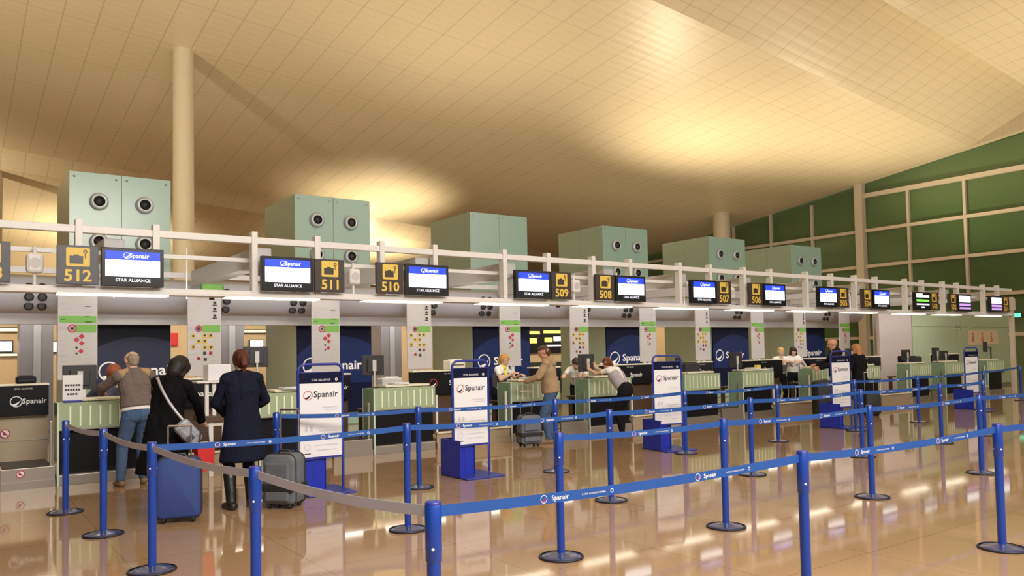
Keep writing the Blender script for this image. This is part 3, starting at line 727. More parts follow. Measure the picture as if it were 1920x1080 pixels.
PT = {
 'L1': (1.06, 9.95, 'blue belt post at far left in front of the 512 counter'),
 'L2': (1.215, 8.45, 'second blue belt post of the grey belt row, counted from the 512 counter'),
 'L3': (1.315, 6.76, 'third blue post of the grey belt row, left of the blue suitcase'),
 'L4': (1.50, 4.78, 'blue post of the grey belt row in front of the woman in boots'),
 'P1': (1.75, 3.09, 'nearest blue post where the grey and bright blue belts meet'),
 'P2': (4.37, 3.04, 'large blue post second along the nearest blue belt'),
 'P3': (6.92, 3.0, 'large blue post at the right end of the nearest blue belt'),
 'P4': (9.5, 2.98, 'blue post beyond the right picture edge on the nearest belt'),
 'B1': (4.03, 5.05, 'blue post at the open left end of the second belt row'),
 'B2': (5.88, 4.92, 'second blue post of the second belt row, above the belt gap'),
 'B3': (8.22, 4.86, 'third blue post of the second belt row'),
 'B4': (10.74, 4.86, 'fourth blue post of the second belt row, left of the big right post'),
 'B5': (13.3, 4.86, 'blue post off the right end of the second belt row'),
 'A': (3.55, 6.75, 'blue post with black base just left of the nearest post top'),
 'C2': (5.97, 6.58, 'blue post of the third belt row with its base right of centre'),
 'C3': (8.55, 6.70, 'blue post of the third belt row below the 507 counter'),
 'C4': (11.1, 6.69, 'blue post of the third belt row beside the fourth airline stand'),
 'C5': (13.56, 6.75, 'blue post of the third belt row standing alone right of the fourth airline stand'),
 'C6': (15.2, 6.8, 'blue post at the far right end of the third belt row'),
 'D0': (3.15, 9.25, 'blue post behind the grey suitcase left of the first airline stand'),
 'M1': (4.77, 8.76, 'blue post just left of the second airline stand'),
 'D2': (6.84, 8.64, 'blue post standing before the man in the beige hoodie'),
 'D3': (9.54, 8.74, 'blue post just right of the third airline stand'),
 'D4': (11.92, 8.76, 'dark blue post in front of the no-step sign by the 505 counter'),
 'D45': (14.4, 8.8, 'blue post hidden behind the fourth airline stand and woman in black'),
 'D5': (16.87, 8.86, 'thin dark post far right with base on open floor'),
 'E1': (20.55, 9.17, 'distant dark post right of the last airline stand'),
 'E2': (25.1, 10.2, 'farthest dark post at the right picture edge'),
}
pp = post_proto(); first = True
for k, (x, y, lb) in PT.items():
    if first: o = pp; first = False; o['label'] = lb
    else: o = copy_tree(pp, label=lb)
    o.location = (x, y, 0); o.rotation_euler.z = .2
def belt(a, c, grey=False, label='', logos=(.28, .72), sag=.02, side=1):
    A = V((*PT[a][:2], .955)); C = V((*PT[c][:2], .955)); d = (C-A); L_ = d.length; u = d.normalized(); nrm = V((u.y, -u.x, 0))*side
    A = A+u*.036; C = C-u*.036; d = C-A; L_ = d.length
    t = MB(); N = 14; vs = []; h = .025; th = .0015
    for i in range(N+1):
        s = i/N; p = A+d*s; p.z -= sag*4*s*(1-s)
        vs += [p+nrm*th-ZD*h, p+nrm*th+ZD*h, p-nrm*th+ZD*h, p-nrm*th-ZD*h]
    fs = []
    for i in range(N):
        for k in range(4): fs.append((4*i+k, 4*i+(k+1) % 4, 4*i+4+(k+1) % 4, 4*i+4+k))
    t.add(vs, fs, 0)
    bb = t; t = MB(); xd = u*side if nrm.y < 0 or True else u
    xd = ZD.cross(nrm)*1.0
    for s in logos:
        p = A+d*s; z = -sag*4*s*(1-s); p = p+ZD*z+nrm*.0032; sl = -sag*4*(1-2*s)/L_
        xdd = (xd + ZD*(sl if xd.dot(u) > 0 else -sl)).normalized()
        t.logo(p-xdd*.145, xdd, ZD, .020, 0, 1 if not grey else 0); t.text('Spanair', .034, p-xdd*.045-ZD*.011, xdd, ZD, 0, .012, wide=1.05)
        if not grey: t.text('A STAR ALLIANCE MEMBER', .013, p+xdd*.17-ZD*.005, xdd, ZD, 0); t.ring(p+xdd*.29, xdd, ZD, .011, .007, 0, 10)
    o = bb.merge(t, 1).build('barrier_belt', [belt_grey if grey else belt_blue, print_white if not grey else print_faint, print_red])
    tag(o, label, 'barrier belt', 'retractable belts between the posts')
bl = [
 ('L1', 'L2', 1, 'grey belt stretched between the two posts nearest the 512 counter'), ('L2', 'L3', 1, 'grey belt crossing in front of the man in jeans'),
 ('L3', 'L4', 1, 'grey belt crossing above the blue suitcase'), ('L4', 'P1', 1, 'nearest grey belt with faint lettering'),
 ('P1', 'P2', 0, 'widest bright blue belt with white lettering in the foreground'), ('P2', 'P3', 0, 'blue belt between the two large right-hand foreground posts'),
 ('P3', 'P4', 0, 'blue belt leaving the picture at right from the largest right post'),
 ('B1', 'B2', 0, 'first blue belt of the second row from its open left end'), ('B2', 'B3', 0, 'second blue belt of the second row'), ('B3', 'B4', 0, 'third blue belt of the second row'), ('B4', 'B5', 0, 'last blue belt of the second row at the right picture edge'),
 ('L3', 'A', 0, 'blue belt crossing in front of the two women and the suitcases'), ('A', 'C2', 0, 'blue belt crossing the lower part of the second airline stand'), ('C2', 'C3', 0, 'blue belt crossing the blue bin of the third airline stand'),
 ('C3', 'C4', 0, 'blue belt crossing below the fourth airline stand'), ('C4', 'C5', 0, 'dark blue belt of the third row right of the fourth airline stand'), ('C5', 'C6', 0, 'last dark belt of the third row at far right'),
 ('D0', 'M1', 0, 'dark blue belt crossing the middle of the first airline stand'), ('M1', 'D2', 0, 'dark blue belt crossing the middle of the second airline stand'), ('D2', 'D3', 0, 'dark blue belt crossing the middle of the third airline stand'),
 ('D3', 'D4', 0, 'dark belt in front of the 506 counter'), ('D4', 'D45', 0, 'dark belt crossing the middle of the fourth airline stand'), ('D45', 'D5', 0, 'dark belt in front of the 504 bay no-step sign'), ('D5', 'E1', 0, 'thin dark belt in front of the last airline stand'), ('E1', 'E2', 0, 'farthest thin dark belt by the service pod'),
]
for a, c, g, lb in bl:
    L_ = (V(PT[a][:2])-V(PT[c][:2])).length
    belt(a, c, bool(g), lb, (.28, .70) if L_ > 2 else (.5,), .03 if g else .022, 1)

# ------------------------------------------------------------------ airline stands with baggage gauge
def airline_stand():
    t = thing('airline_stand', 'x', 'sign stand', (0, 0, 0), 0, 'blue framed airline stands with baggage gauge')
    W_ = .57; yp = .36
    b = MB(); path = [(0, yp, .03), (0, yp, 1.46)]
    for k in range(1, 7): a = PI-PI/2*k/6; path.append((.09+.09*math.cos(a), yp, 1.46+.09*math.sin(a)))
    for k in range(0, 7): a = PI/2-PI/2*k/6; path.append((W_-.09+.09*math.cos(a), yp, 1.46+.09*math.sin(a)))
    path += [(W_, yp, 1.46), (W_, yp, .03)]
    b.tube(path, .017, 0, 10); b.tube([(0, yp, 1.445), (W_, yp, 1.445)], .012); b.build('tube_frame', frame_blue, t)
    b = MB(); b.box(.0, yp-.014, 1.32, W_, yp+.014, 1.45, 0, .004); hb = b
    b = MB(); b.box(.0, yp-.012, .40, W_, yp+.012, .425, 0); b.build('lower_bar', frame_blue, t)
    b = MB(); b.text('STAR ALLIANCE', .034, (W_*.5, yp-.016, 1.35), XD, ZD, 0); b.ring((W_*.5+.20, yp-.016, 1.362), XD, ZD, .018, .011, 0, 10); hb.merge(b, 1).build('header', [navy, print_white], t)
    b = MB(); b.box(.018, yp-.010, .425, W_-.018, yp+.010, 1.32, 0, .003); hb = b
    b = MB(); y = yp-.0125
    b.logo((.12, y, 1.175), XD, ZD, .058, 1, 2); b.text('Spanair', .105, (.35, y, 1.15), XD, ZD, 0, .014, wide=1.02)
    for z, x0, x1 in ((1.02, .30, .50), (.99, .34, .50), (.73, .26, .50), (.70, .30, .5), (.64, .2, .5), (.56, .2, .5), (.50, .22, .48)): b.flat([(x0, y, z), (x1, y, z), (x1, y, z+.010), (x0, y, z+.010)], 3)
    for x in (.08, .14): b.box(x, y, .74, x+.035, y+.002, .80, 3); 
    b.box(.07, y, .465, .15, y+.002, .475, 0); b.ring((.11, y, .55), XD, ZD, .04, .032, 3, 14)
    hb.merge(b, 1).build('poster_sheet', [paper, print_dark, print_red, navy, print_faint], t)
    b = MB(); b.box(-.01, .0, 0, W_+.02, .68, .022, 0, .006); b.build('foot_plate', frame_blue, t)
    b = MB()
    x0, x1, y0, y1, z1 = .01, .36, .40, .66, .50
    b.box(x0, y0, .02, x1, y0+.012, z1, 0); b.box(x0, y1-.012, .02, x1, y1, z1, 0); b.box(x0, y0, .02, x0+.012, y1, z1, 0); b.box(x1-.012, y0, .02, x1, y1, z1, 0); b.box(x0, y0, .02, x1, y1, .03, 0)
    b.box(-.02, .16, .02, -.008, .66, .50, 0); b.box(.0, .39, .02, .30, .40, .47, 0)
    b.build('baggage_gauge', stand_blue, t)
    b = MB(); b.tube([(.2, .392, .02), (.2, .392, .47)], .006); b.tube([(.356, .392, .02), (.356, .392, .5)], .006); b.build('gauge_rod', frame_blue, t)
    return t
pr = airline_stand(); lbs = ['nearest white airline stand with blue frame beside the grey suitcase', 'second white airline stand with blue frame left of the blond agent', 'third white airline stand with blue frame in front of the 507 counter', 'fourth white airline stand with blue frame before the couple in black', 'last narrow-looking airline stand at far right by the green glass screen']
for k, (x, y, a) in enumerate(((3.45, 8.98, 0), (5.51, 8.80, 0), (9.40, 8.99, -.17), (14.5, 9.02, -.1), (20.9, 9.42, -.1))):
    o = pr if k == 0 else copy_tree(pr)
    o['label'] = lbs[k]; o.location = (x, y, 0); o.rotation_euler.z = a

# ------------------------------------------------------------------ luggage
def suitcase(name, label, loc, rz, w, d, h, shell, handle_h, hm=chrome, soft=False, trim=None, group=None):
    t = thing(name, label, 'suitcase', loc, rz)
    b = MB(); r = .09; 
    # rounded outline in X-Z, extruded along Y with softened rims
    def outline(ins):
        pts = []
        for cx_, cz_, a0 in ((w/2-r, h-r, 0), (-w/2+r, h-r, PI/2), (-w/2+r*.6, r*.6, PI), (w/2-r*.6, r*.6, 1.5*PI)):
            rr = r if cz_ > h/2 else r*.6
            for k in range(7):
                a = a0+PI/2*k/6; pts.append((cx_+(rr-ins)*math.cos(a), cz_+(rr-ins)*math.sin(a)))
        return pts
    layers = [(-d/2, .03), (-d/2+.012, .01), (-d/2+.03, 0), (d/2-.03, 0), (d/2-.012, .01), (d/2, .03)]
    vs = []; n = 28
    for y, ins in layers:
        for x, z in outline(ins): vs.append((x, y, z+.05))
    fs = [tuple(range(n)), tuple(range(6*n-1, 5*n-1, -1))]
    for i in range(5):
        for k in range(n): fs.append((i*n+k, (i+1)*n+k, (i+1)*n+(k+1) % n, i*n+(k+1) % n))
    b.add(vs, fs, 0, True); b.build('shell', shell, t)
    b = MB()
    for y in (-d/2+.05, d/2-.05):
        p = [(x, y, z+.05) for x, z in outline(-.004)]; b.tube(p+[p[0]], .007, 0, 6)
    b.build('zip_piping', trim or dark, t)
    if soft:
        b = MB(); b.box(-w/2+.05, -d/2-.035, .09, w/2-.05, -d/2+.01, h*.48, 0, .02); b.build('lower_pocket', shell, t)
        b = MB(); b.box(-w/2+.05, -d/2-.03, h*.56, w/2-.05, -d/2+.01, h*.93, 0, .02); b.build('upper_pocket', shell, t)
        b = MB(); b.box(-w/2-.006, -d/2-.04, h*.36, w/2+.006, d/2+.006, h*.50, 0, .01); b.build('strap_band', trim or dark, t)
    b = MB(); b.tube([(-.07, 0, h+.045), (-.06, 0, h+.08), (.06, 0, h+.08), (.07, 0, h+.045)], .012); b.build('carry_handle', dark, t)
    if handle_h > 0:
        b = MB(); hw = .11
        for s in (-1, 1): b.tube([(s*hw, d/2-.03, h*.8), (s*hw, d/2-.03, h+handle_h)], .009, 0, 8)
        b.tube([(-hw, d/2-.03, h+handle_h), (hw, d/2-.03, h+handle_h)], .012, 0, 8); b.build('pull_handle', hm, t)
    for s in (-1, 1):
        for y in (-d/2+.05, d/2-.05):
            b = MB(); b.lathe([(0, -.015), (.032, -.013), (.034, 0), (.032, .013), (0, .015)], (s*(w/2-.07), y, .034), 0, 14, 'X'); b.build('wheel', rubber, t)
    return t
nav = mat('blue nylon', (.028, .055, .22), .75, bump=.3, bscale=200)
grn = mat('grey nylon', (.12, .135, .155), .75, bump=.3, bscale=200, var=.25)
suitcase('suitcase', 'upright blue suitcase with chrome handle behind the woman in black', (1.93, 8.62, 0), -.30, .42, .24, .60, nav, .36)
suitcase('suitcase', 'grey soft suitcase with long pull handle beside the woman in boots', (3.04, 8.66, 0), -.85, .38, .30, .54, grn, .52, soft=True, trim=rubber)
suitcase('suitcase', 'grey suitcase with two chrome rods beside the man in the beige hoodie', (8.35, 11.3, 0), -.2, .40, .26, .50, mat('mottled grey nylon', (.13, .15, .19), .7, var=.4, vscale=12), .46, soft=True, trim=rubber)
suitcase('suitcase', 'black suitcase beside the bald man in the black jacket', (16.75, 11.0, 0), -.5, .50, .30, .80, rubber, .0)
suitcase('suitcase', 'black trolley case with chrome handle behind the strawberry blond woman', (17.78, 10.45, 0), -.6, .36, .24, .5, rubber, .52)
# red bag
t = thing('tote_bag', 'red tote bag with cream rim by the blue suitcase', 'bag', (2.27, 8.98, .44), .1)
b = MB(); b.prism([(-.08, -.06, 0), (.08, -.06, 0), (.095, -.06, .30), (-.095, -.06, .30)], (0, .12, 0)); b.build('bag_body', red_m, t)
b = MB(); b.box(-.098, -.065, .28, .098, .065, .305, 0, .006); b.build('rim', cream, t)
b = MB(); b.tube([(-.05, 0, .30), (-.04, 0, .42), (.04, 0, .42), (.05, 0, .30)], .009); b.build('bag_handle', dark, t)
t['label'] = 'red tote bag with cream rim hanging at the hand of the woman in black'
# ------------------------------------------------------------------ people
def capsule(p0, r0, p1, r1, n=14):
    p0, p1 = V(p0), V(p1); d = p1-p0; L_ = d.length
    t = d.normalized() if L_ > 1e-6 else ZD.copy()
    a = t.orthogonal().normalized(); c = t.cross(a); vs = []; fs = []; rings = []
    for k in range(1, 4): q = -PI/2+PI/2*k/3; rings.append((p0+t*(r0*math.sin(q)), r0*math.cos(q)))
    for k in range(0, 3): q = PI/2*k/3; rings.append((p1+t*(r1*math.sin(q)), r1*math.cos(q)))
    for o, r in rings:
        for k in range(n): vs.append(o+(a*math.cos(2*PI*k/n)+c*math.sin(2*PI*k/n))*r)
    for i in range(len(rings)-1):
        for k in range(n): fs.append((i*n+k, i*n+(k+1) % n, (i+1)*n+(k+1) % n, (i+1)*n+k))
    b = len(vs); vs += [p0-t*r0, p1+t*r1]; m = (len(rings)-1)*n
    for k in range(n): fs.append((b, (k+1) % n, k)); fs.append((b+1, m+k, m+(k+1) % n))
    return vs, fs
def frustum(p0, r0, p1, r1, sq=1., n=20, xa=None):
    p0, p1 = V(p0), V(p1); t = (p1-p0).normalized(); a = (V(xa)-t*V(xa).dot(t)).normalized() if xa is not None else t.orthogonal().normalized(); c = t.cross(a)
    vs = []
    for o, r in ((p0, r0), (p1, r1)):
        for k in range(n): vs.append(o+a*math.cos(2*PI*k/n)*r+c*math.sin(2*PI*k/n)*r*sq)
    fs = [tuple(range(n-1, -1, -1)), tuple(range(n, 2*n))]+[(k, (k+1) % n, n+(k+1) % n, n+k) for k in range(n)]
    return vs, fs
def remesh(prims, voxel, smooth=5, ratio=.4):
    vs = []; fs = []
    for g in prims:
        b = len(vs); vs += [tuple(x) for x in g[0]]; fs += [tuple(b+i for i in f) for f in g[1]]
    me = bpy.data.meshes.new('tmp'); me.from_pydata(vs, [], fs); o = bpy.data.objects.new('tmp', me); COL.objects.link(o)
    m = o.modifiers.new('r', 'REMESH'); m.mode = 'VOXEL'; m.voxel_size = voxel
    m = o.modifiers.new('s', 'SMOOTH'); m.factor = .5; m.iterations = smooth
    if ratio < 1: m = o.modifiers.new('d', 'DECIMATE'); m.ratio = ratio
    dg = bpy.context.evaluated_depsgraph_get(); ev = o.evaluated_get(dg); em = ev.to_mesh()
    co = np.empty(len(em.vertices)*3, dtype=np.float32); em.vertices.foreach_get('co', co)
    no = np.empty(len(em.vertices)*3, dtype=np.float32); em.vertices.foreach_get('normal', no)
    F_ = [tuple(p.vertices) for p in em.polygons]
    ev.to_mesh_clear(); bpy.data.objects.remove(o); bpy.data.meshes.remove(me)
    return co.reshape(-1, 3).astype(float), no.reshape(-1, 3).astype(float), F_
def ik(a, c, l1, l2, pole):
    a, c, pole = V(a), V(c), V(pole); d = c-a; L_ = min(d.length, (l1+l2)*.999); u = d.normalized()
    x = (l1*l1-l2*l2+L_*L_)/(2*L_); h = math.sqrt(max(0, l1*l1-x*x)); p = (pole-u*pole.dot(u)).normalized()
    return a+u*x+p*h
def person(label, loc, rz, H=1.72, female=False, pelvis=(0, 0, .53), lean=0., side=0., twist=0., neck_lean=None, head_yaw=0., head_pitch=0.,
           wl=None, wr=None, el=(-.6, -.5, -.6), er=(.6, -.5, -.6), al=(-.10, 0, 0), ar=(.10, 0, 0), hand_l=None, hand_r=None, palm_l=None, palm_r=None,
           skin_m=None, hair=None, hair_m=None, clothes=(), sleeves='long', coat=None, seated=False, extra=None, voxel=.006, group=None):
    """pose in body space: x right, y forward, z up, in metres. pelvis z is a share of H."""
    head_pitch = -head_pitch*.8; S = H/1.75; t = thing('person', label, 'person', loc, rz, group); skin_m = skin_m or skin
    Pv = V((pelvis[0], pelvis[1], pelvis[2]*H)); sp = V((math.sin(side), math.sin(lean)*math.cos(side), math.cos(lean)*math.cos(side))).normalized()
    rx = V((math.cos(twist), math.sin(twist), 0)); rx = (rx-sp*rx.dot(sp)).normalized(); fw = sp.cross(rx); fw = -fw if fw.y < 0 and abs(twist) < 1.5 else fw
    hipw = .095*S if female else .09*S; shw = (.165 if female else .19)*S
    px = V((1, 0, 0)); prims = []   # (geo, p0, r0, p1, r1, region)
    def C(p0, r0, p1, r1, reg): prims.append((capsule(p0, r0*S, p1, r1*S), V(p0), r0*S, V(p1), r1*S, reg))
    waist = Pv+sp*.17*S; chest = Pv+sp*.36*S; shc = Pv+sp*.49*S; nb = Pv+sp*.535*S
    bot = 'bottom'
    for s in (-1, 1):
        C(Pv+px*s*.06*S-ZD*.02, .118 if female else .112, Pv+px*s*.055*S+ZD*.05, .11, bot)
        C(waist+rx*s*.05*S-sp*.04*S, .098 if female else .11, chest+rx*s*.07*S, .108 if female else .118, 'top')
        C(chest+rx*s*.075*S, .108 if female else .12, shc+rx*s*.08*S-sp*.02*S, .085, 'top')
        C(shc+rx*s*.04*S+sp*.03*S, .055, shc+rx*s*shw, .058 if female else .066, 'top')
        if female: C(chest+rx*s*.075*S+fw*.065*S, .062, chest+rx*s*.075*S+fw*.05*S, .065, 'top')
    # neck and head
    nd = V(neck_lean).normalized() if neck_lean is not None else (sp+fw*.18).normalized()
    hc = nb+nd*.155*S
    hf = fw*math.cos(head_yaw)+rx*math.sin(head_yaw); hu0 = (sp*.35+ZD*.65).normalized()
    hf = (hf-hu0*hf.dot(hu0)).normalized(); hr = hf.cross(hu0).normalized()
    hu = (hu0*math.cos(head_pitch)+hf*math.sin(head_pitch)).normalized(); hf = (hf*math.cos(head_pitch)-hu0*math.sin(head_pitch)).normalized()
    q = S*.97
    def Hd(f, r, u): return hc+hf*f*q+hr*r*q+hu*u*q
    C(nb+sp*.03*S+fw*.02*S, .056 if not female else .047, Hd(-.015, 0, -.05), .054 if not female else .046, 'skin')
    C(Hd(-.03, 0, .035), .083, Hd(.025, 0, .04), .080, 'skin'); C(Hd(.03, 0, 0), .066, Hd(.04, 0, -.035), .058, 'skin')
    C(Hd(.03, 0, -.065), .042, Hd(.06, 0, -.085), .026, 'skin'); C(Hd(.092, 0, .012), .010, Hd(.112, 0, -.022), .014, 'skin')
    for s in (-1, 1):
        C(Hd(-.005, s*.080, .012), .013, Hd(-.012, s*.078, -.022), .010, 'skin'); C(Hd(.08, s*.018, .034), .012, Hd(.066, s*.045, .032), .011, 'skin')
        C(Hd(.06, s*.04, -.02), .022, Hd(.045, s*.035, -.05), .022, 'skin')
    for s in (-1, 1): C(nb+rx*s*.03*S-sp*.015*S-fw*.01*S, .062 if not female else .052, shc+rx*s*.12*S+sp*.015*S, .056 if not female else .050, 'top')
    C(chest-fw*.02*S, .11, shc+sp*.0*S-fw*.015*S, .088, 'top'); C(waist-fw*.0, .10, chest-fw*.015*S, .11, 'top')
    # arms
    la, lf = (.285*S, .255*S); hl = .17*S
    tips = {}
    for s, w, e, hd, pm in ((-1, wl, el, hand_l, palm_l), (1, wr, er, hand_r, palm_r)):
        sh = shc+rx*s*shw
        w = V(w) if w is not None else sh+V((s*.06, .05, -.5*S))
        if (w-sh).length > (la+lf)*.985: w = sh+(w-sh).normalized()*(la+lf)*.985
        E_ = ik(sh, w, la, lf, e)
        rs = .056 if not female else .046
        mid = sh.lerp(E_, .55)
        C(sh, rs, mid, rs*.92, 'top'); C(mid, rs*.92, E_, rs*.78, 'top' if sleeves == 'long' else 'skin')
        C(E_, rs*.78, E_.lerp(w, .35), rs*.76, 'top' if sleeves == 'long' else 'skin'); C(E_.lerp(w, .35), rs*.76, w, .030, 'top' if sleeves == 'long' else 'skin')
        hdv = V(hd).normalized() if hd is not None else (w-E_).normalized()
        pn = V(pm) if pm is not None else V((-s, 0, -.3)); pn = (pn-hdv*pn.dot(hdv)).normalized()
        tv = hdv.cross(pn).normalized(); tv = tv if tv.dot(V((-s*.4, .8, .5))) > 0 else -tv
        hs = S*(.92 if female else 1)
        for k in range(4):
            o = (k-1.5)*.0215
            C(w+hdv*.015*hs+tv*(o*.7)*hs, .0155, w+hdv*.085*hs+tv*o*hs, .0125, 'skin')
        for k, (ln, cu) in enumerate(((.068, .40), (.082, .5), (.090, .42), (.080, .32))):
            o = (k-1.5)*.0225; p = w+hdv*.088*hs+tv*o*hs; d = hdv.copy(); r = .0086
            for j in range(3):
                a = cu*(.7+.5*j); d = (d*math.cos(a*.6)+pn*math.sin(a*.6)).normalized()
                p2 = p+d*ln*(.42, .32, .26)[j]*hs; C(p, r, p2, r*.93, 'skin'); p = p2; r *= .93
        tb = w+hdv*.025*hs+tv*.026*hs; d1 = (hdv*.62+tv*.62+pn*.35).normalized(); t1 = tb+d1*.042*hs; t2 = t1+(hdv*.85+tv*.2+pn*.4).normalized()*.034*hs
        C(w+hdv*.01*hs, .015, tb, .014, 'skin'); C(tb, .0125, t1, .0105, 'skin'); C(t1, .0105, t2, .009, 'skin')
        tips[s] = w+hdv*.09*hs
    # legs
    for s, a_ in ((-1, al), (1, ar)):
        hip = Pv+px*s*hipw-ZD*.04; an = V((a_[0], a_[1], .085*S+a_[2])); l1, l2 = .415*S, .42*S
        if (an-hip).length > (l1+l2)*.995: pass
        K = ik(hip, an, l1, l2, (s*.06, 1, .05))
        th = .092 if not female else .088
        C(hip, th, hip.lerp(K, .6), th*.82, bot); C(hip.lerp(K, .6), th*.82, K, .062, bot)
        C(K, .060, K.lerp(an, .38)-V((0, .012, 0)), .058, 'shin<' if s < 0 else 'shin>'); C(K.lerp(an, .38)-V((0, .012, 0)), .058, an, .045, 'shin<' if s < 0 else 'shin>')
        fd = V((s*.18, 1, 0)).normalized() if a_[2] == 0 and len(a_) < 4 else V(a_[3]).normalized()
        C(an-fd*.035*S-ZD*.045*S, .042, an+fd*.06*S-ZD*.05*S, .038, 'shoe<' if s < 0 else 'shoe>'); C(an+fd*.06*S-ZD*.05*S, .038, an+fd*.145*S-ZD*.058*S, .028, 'shoe<' if s < 0 else 'shoe>'); C(an, .045, an+fd*.03*S-ZD*.035*S, .042, 'shoe<' if s < 0 else 'shoe>')
    if coat:   # skirt of a coat: (hem height, waist half width, hem half width)
        hz, r0, r1 = coat; top = Pv+sp*.26*S; hem = V((Pv.x*.6, Pv.y*.8-.02, hz))
        g = frustum(top, r0, hem, r1, .74, 24, (1, 0, 0)); prims.append((g, top, r0*.9, hem, r1*.95, 'top', 1))
    if extra:
        for f in extra(dict(P=Pv, sp=sp, rx=rx, fw=fw, S=S, nb=nb, shc=shc, chest=chest, waist=waist, Hd=Hd, C=C)) or (): prims.append(f)
    co, no, F_ = remesh([p[0] for p in prims], voxel)
    cen = np.array([co[list(f)].mean(axis=0) for f in F_])
    best = np.full(len(F_), 1e9); reg = np.zeros(len(F_), dtype=int); regs = []
    for pr_ in prims:
        g, p0, r0, p1, r1, rg = pr_[:6]
        if rg not in regs: regs.append(rg)
        a, d = np.array(p0), np.array(p1)-np.array(p0); dd = max(d@d, 1e-9); tu = ((cen-a)@d)/dd; tt = np.clip(tu, 0, 1)
        sd = np.linalg.norm(cen-a-tt[:, None]*d, axis=1)-(r0+(r1-r0)*tt)
        if len(pr_) > 6: sd = np.where((tu < -.02) | (tu > 1.02), 1e9, sd-.02)
        k = sd < best; best[k] = sd[k]; reg[k] = regs.index(rg)
    cl = {}
    for c in clothes: 
        for r in c['regions']: cl[r] = c
    b = MB(); b.add(co, F_, 0, True)
    # eyes and mouth belong to the body
    for s in (-1, 1):
        for o, r, mi in ((Hd(.080, s*.032, .012), .0125, 1), (Hd(.087, s*.032, .012), .0072, 2)):
            g = capsule(o, r*S, o+hr*.0001, r*S, 10); b.add(g[0], g[1], mi, True)
    g = capsule(Hd(.088, -.02, -.055), .0065*S, Hd(.088, .02, -.055), .0065*S, 8); b.add(g[0], g[1], 3, True)
    b.build('body', [skin_m, eye_white, print_dark, lip], t)
    def sided(c):
        if 'shoe' in c['regions']: return [dict(c, regions=[r+s for r in c['regions']]) for s in '<>']
        return [dict(c, regions=[r+s for r in c['regions'] for s in (('<', '>') if r == 'shin' else ('',))])]
    for c in [k for c in clothes for k in sided(c)]:
        idx = [i for i in range(len(F_)) if regs[reg[i]] in c['regions']]
        if not idx: continue
        used = sorted({v for i in idx for v in F_[i]}); mp = {v: k for k, v in enumerate(used)}
        vs = []
        for v in used:
            p = co[v]; n_ = noise.noise(V(p*9.)+V((loc[0], loc[1], 0)))*.5+noise.noise(V(p*22.))*.3
            vs.append(p+no[v]*(c.get('off', .007)+c.get('fold', .006)*n_))
        m = MB(); m.add(vs, [tuple(mp[v] for v in F_[i]) for i in idx], 0, True); ob = m.build(c['name'], c['mat'], t)
        so = ob.modifiers.new('thickness', 'SOLIDIFY'); so.thickness = .006; so.offset = -1
        if c.get('label'): ob['label'] = c['label']
    if hair:
        hp = []
        def HC(a, r0, c_, r1): hp.append(capsule(Hd(*a), r0*q, Hd(*c_), r1*q))
        if hair == 'short':
            HC((-.03, 0, .052), .088, (.025, 0, .062), .078); HC((-.05, 0, .01), .076, (-.055, 0, -.035), .058); HC((.06, 0, .10), .038, (.07, -.01, .085), .032)
            for s in (-1, 1): HC((-.01, s*.056, .05), .03, (-.035, s*.060, .0), .022)
        elif hair == 'stubble':
            HC((-.034, 0, .032), .0855, (.0, 0, .040), .0835); HC((-.045, 0, .0), .078, (-.045, 0, -.04), .06)
        elif hair == 'bob':
            HC((-.03, 0, .06), .112, (.03, 0, .065), .096); HC((-.055, 0, .01), .115, (-.055, 0, -.075), .092)
            for s in (-1, 1): HC((-.01, s*.065, .03), .045, (-.005, s*.074, -.09), .034)
        elif hair == 'clip':
            HC((-.03, 0, .055), .093, (.025, 0, .06), .08); HC((-.06, 0, .02), .085, (-.06, 0, -.03), .066); HC((-.10, 0, .0), .05, (-.12, 0, -.06), .042); HC((-.10, 0, -.06), .036, (-.07, 0, -.17), .018)
            for s in (-1, 1): HC((-.0, s*.058, .04), .036, (-.03, s*.064, -.02), .03)
        elif hair == 'ponytail':
            HC((-.03, 0, .05), .09, (.025, 0, .057), .08); HC((-.05, 0, .01), .08, (-.06, 0, -.02), .06); HC((-.10, 0, .02), .035, (-.13, 0, -.05), .032); HC((-.13, 0, -.05), .034, (-.15, 0, -.22), .016)
            for s in (-1, 1): HC((.0, s*.06, .04), .032, (-.02, s*.066, -.02), .025)
        elif hair == 'long':
            HC((-.03, 0, .055), .096, (.03, 0, .06), .084); HC((-.055, 0, .0), .092, (-.06, 0, -.14), .08); HC((-.06, 0, -.14), .08, (-.05, 0, -.22), .06)
            for s in (-1, 1): HC((-.005, s*.066, .03), .042, (.0, s*.08, -.14), .036)
        elif hair == 'curly':
            HC((-.03, 0, .055), .10, (.02, 0, .06), .095); HC((-.05, 0, .0), .10, (-.05, 0, -.06), .085)
            for s in (-1, 1): HC((-.0, s*.07, .04), .05, (-.0, s*.084, -.08), .045)
        hco, hno, hF = remesh(hp, .008, 4, .6)
        vs = [p+n_*(.006*noise.noise(V((p[0]*30, p[1]*30, p[2]*8)))) for p, n_ in zip(hco, hno)]
        m = MB(); m.add(vs, hF, 0, True); m.build('hair', hair_m, t)
    return t
def G_(name, m, *regions, **k): return dict(name=name, mat=m, regions=regions, **k)

jeans = cloth('blue denim', (.075, .125, .235), .35, 10); trousers = cloth('black trousers', (.012, .012, .016))
shoe_dark = mat('black leather', (.014, .013, .013), .35); shoe_tan = mat('tan leather', (.26, .17, .10), .5)
white_shirt = cloth('white shirt', (.80, .78, .74), .06); grey_vest = cloth('grey uniform vest', (.13, .12, .14))

